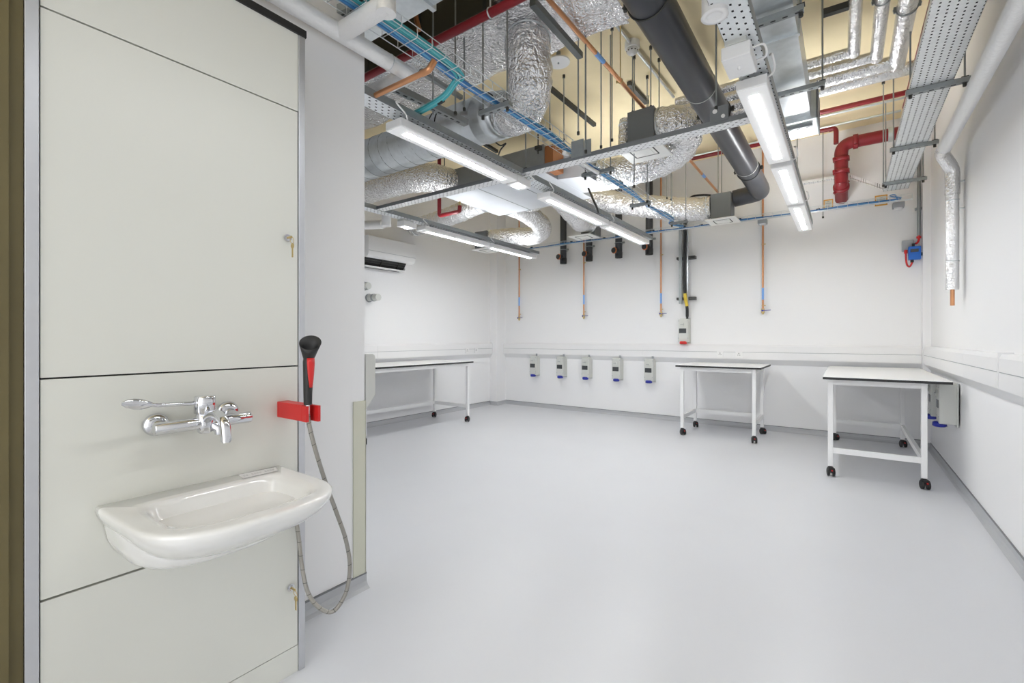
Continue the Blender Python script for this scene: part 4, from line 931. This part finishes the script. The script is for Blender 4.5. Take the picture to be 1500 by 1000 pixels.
# ------------------------------------------------------------------ cable baskets and cables
def basket(label, axis, c, a, b2, z, w=0.15, hgt=0.05, grp='wire cable baskets'):
    d = thing('cable_basket', label, 'cable basket', ((c, (a+b2)/2, z) if axis == 'Y' else ((a+b2)/2, c, z)), grp)
    def pt(v, u, zz): return (c + v, u, zz) if axis == 'Y' else (u, c + v, zz)
    m = MB()
    for v, zz in ((-w/2, z + hgt), (-w/2, z), (-w/6, z), (w/6, z), (w/2, z), (w/2, z + hgt)): m.cyl(pt(v, a, zz), pt(v, b2, zz), 0.0026, 6)
    link('long_wires', m, M_galv, d)
    k = int((b2 - a) / 0.10)
    for i in range(k + 1):
        u = a + (b2 - a) * i / k; link('cross_wire', MB().tube([pt(-w/2, u, z + hgt), pt(-w/2, u, z), pt(w/2, u, z), pt(w/2, u, z + hgt)], 0.0024, 5), M_galv, d)
    return d
XB, ZB = -1.79, 2.75
basket('wire basket of blue cables running down the room towards the black riser', 'Y', XB, 1.0, 6.0, ZB, 0.145)
basket('thin wire basket of blue cables high on the back wall', 'X', 7.02, -5.2, 0.62, 2.86, 0.06, 0.06)
def cables(label, paths, r, mm, ties, nm='cable_bundle'):
    d = thing(nm, label, 'cables', paths[0][0], 'bundles of data cable')
    for i_, p in enumerate(paths): link('cable', MB().tube(p, r, 8), ([M_bluec, M_bluel, M_blued] if mm is M_bluec else [M_tealc, M_teall])[i_ % (3 if mm is M_bluec else 2)], d)
    p = paths[len(paths)//2]
    for t in ties:
        i = int(t * (len(p) - 2)); dv = (p[i+1] - p[i]).normalized(); link('cable_tie', MB().tube([p[i] - dv * 0.02 + Vector((0,0,r*1.6)), p[i] + dv * 0.02 + Vector((0,0,r*1.6))], r * 2.9, 12), M_black, d)
    return d
def run(x, z, ys, wob):
    return cat([(x - (0.12 if y > 6.2 else 0) + wob * math.sin(k * 2.1), y, z + (0.125 if y > 6.8 else 0.06 if y > 6.2 else 0) + abs(wob) * 0.35 * (1 + math.cos(k * 1.3))) for k, y in enumerate(ys)], 5)
ys = [1.0, 1.5, 2.0, 2.5, 3.0, 3.5, 4.0, 4.6, 5.2, 5.6, 6.0, 6.5, 6.95]
cables('bundle of bright blue cables lying in the long wire basket', [run(XB + 0.005 + dx, ZB + 0.012 + dz, ys, 0.010 + 0.004 * k) for k, (dx, dz) in enumerate(((-0.040, 0), (-0.024, 0), (-0.008, 0), (-0.032, 0.013), (-0.016, 0.013), (-0.048, 0.012)))], 0.0075, M_bluec, (0.03, 0.12, 0.23, 0.33, 0.45, 0.56, 0.68, 0.8, 0.92))
tc = []
for k, (dx, dz) in enumerate(((0.026, 0), (0.042, 0), (0.057, 0.0), (0.034, 0.013), (0.05, 0.013))):
    tc.append(cat([(XB + dx, 1.0, ZB + 0.012 + dz), (XB + dx, 1.4, ZB + 0.012 + dz), (XB + dx, 1.75, ZB + 0.012 + dz), (XB + dx - 0.03, 1.93 + dx, ZB + 0.008 + dz), (XB - 0.06, 1.97 + dx, ZB + 0.0 + dz), (XB - 0.2, 1.98 + dx, ZB - 0.06 + dz), (XB - 0.6, 1.98 + dx, ZB - 0.10 + dz)], 6))
cables('bundle of teal cables turning left off the long wire basket', tc, 0.0075, M_tealc, (0.12, 0.86))
cables('blue cables along the thin basket on the back wall', [cat([(-5.1 + 5.62 * i / 14, 7.02 + dx, 2.874 + dz + 0.008 * math.sin(i * 1.9 + k)) for i in range(15)] + ([(0.42, 7.04, 2.93), (0.47, 7.08, 2.95), (0.505, 7.15, 2.88)] if k == 0 else []), 4) for k, (dx, dz) in enumerate(((0, 0), (0.014, 0.004), (-0.012, 0.006)))], 0.0065, M_bluec, (0.1, 0.25, 0.36, 0.5, 0.63, 0.72, 0.88))
for (p0, p1), lb in ((((704, 168), (747, 151)), 'zinc bracket under the long wire basket, nearest the foil bend'), (((925, 303), (952, 296)), 'zinc bracket under the long wire basket, beyond the cross tray'), (((852, 257), (900, 248)), 'zinc bracket under the long wire basket, just past the cross tray'), (((982, 328), (1007, 324)), 'zinc bracket under the long wire basket, at the back wall end')):
    a, b2 = P(*p0, Z=2.73), P(*p1, Z=2.73); y = (a.y + b2.y) / 2
    trapeze(lb, (a.x, y, 2.73), (b2.x, y, 2.73), rods=(0.1, 0.9), h=0.028, ztop=3.385 if y < 3 else ZC - 0.001)
# upright plate joining cross tray and basket
a = P(837, 228, Y=3.12); b2 = P(846, 208, Y=3.12)
solo('hanger_plate', MB().box(a.x, b2.x + 0.05, 3.118, 3.125, 2.62, 2.745).box(b2.x + 0.055, b2.x + 0.11, 3.118, 3.125, 2.62, 2.73), M_strut, 'pair of zinc plates standing on the cross tray by the blue cables', 'bracket', 'tray brackets')
# conduit stub under cross tray
solo('conduit', MB().tube([(-1.72, 3.08, 2.66), (-1.70, 3.62, 2.66)], 0.016, 12), M_white, 'short white conduit stub beside the blue cables below the cross tray', 'conduit', 'soffit conduits')
trapeze('zinc bracket across the middle tray by the bright emergency light', (-2.28, 3.32, 2.70), (-1.66, 3.32, 2.70), rods=(0.08,), h=0.025)
# lone rods
rl = 'thin galvanised threaded rod hanging from the tan soffit'
for px, py, y in ((805.5, 190, 3.9), (826, 205, 4.1), (847, 195, 3.0), (858, 222, 3.0), (880.5, 215, 3.5), (896.5, 205, 3.7), (1049, 158, 3.12), (929, 273, 4.2), (948, 295, 4.6), (977, 290, 6.2), (983, 292, 6.3), (1052, 285, 6.6), (1057, 284, 6.6), (1168, 320, 6.3), (667, 166, 2.3), (680, 160, 2.5), (1294, 272, 6.1)):
    rod(rl, P(px, py, Y=y))
for x_, y_ in ((-1.6, 4.15), (-1.43, 4.15), (-1.43, 4.38)): rod(rl, Vector((x_, y_, 3.352)))
rod('long threaded rod carrying the thin basket, left of the red main', P(1205.5, 318, Y=7.06))
# black flexes
solo('flex_cable', MB().tube(cat([P(862, 276, Y=4.1), P(868, 290, Y=4.0), P(874, 304, Y=3.95), P(876, 312, Y=3.95)], 8), 0.010, 10), M_dstrut, 'dark flexible cable hanging from the fan coil unit to the middle tray', 'cable', 'dark flexes overhead')
solo('flex_cable', MB().tube(cat([P(722, 205, Y=3.6), P(733, 213, Y=3.6), P(741, 210, Y=3.6), P(733, 220, Y=3.6), P(728, 235, Y=3.6)], 8), 0.007, 8), M_dstrut, 'dark loose cable beside the spiral duct end', 'cable', 'dark flexes overhead')
solo('flex_cable', MB().tube(cat([P(1008, 292, Y=6.6), P(1016, 287, Y=6.6), P(1030, 285.5, Y=6.6), P(1042, 286, Y=6.6)], 8), 0.014, 10), M_black, 'black hose loop at the diffuser box by the dark pipe elbow', 'cable', 'dark flexes overhead')
# ================================================================== camera, daylight from the open side behind the viewer
cam = bpy.data.cameras.new('camera'); co = bpy.data.objects.new('camera', cam); C.objects.link(co)
co.location = (0, 0, EYE); co.rotation_euler = (PI / 2, 0, YAW)
cam.sensor_width = 36; cam.lens = F / 1500 * 36; cam.shift_y = (CY - 500) / 1500; cam.clip_start = 0.02
bpy.context.scene.camera = co
w = bpy.data.worlds.new('world'); bpy.context.scene.world = w; w.use_nodes = True
w.node_tree.nodes['Background'].inputs[0].default_value = (0.98, 0.99, 1.0, 1); w.node_tree.nodes['Background'].inputs[1].default_value = WORLD_S
sc = bpy.context.scene
sc.view_settings.view_transform = 'Standard'; sc.view_settings.look = 'None'; sc.view_settings.gamma = 1; sc.view_settings.use_curve_mapping = False
sc.view_settings.exposure = EXPO
sc.cycles.max_bounces = 14; sc.cycles.diffuse_bounces = 8; sc.cycles.glossy_bounces = 6; sc.cycles.transparent_max_bounces = 16
sc.cycles.use_denoising = True; sc.cycles.sample_clamp_indirect = 6
sc.cycles.caustics_reflective = False; sc.cycles.caustics_refractive = False
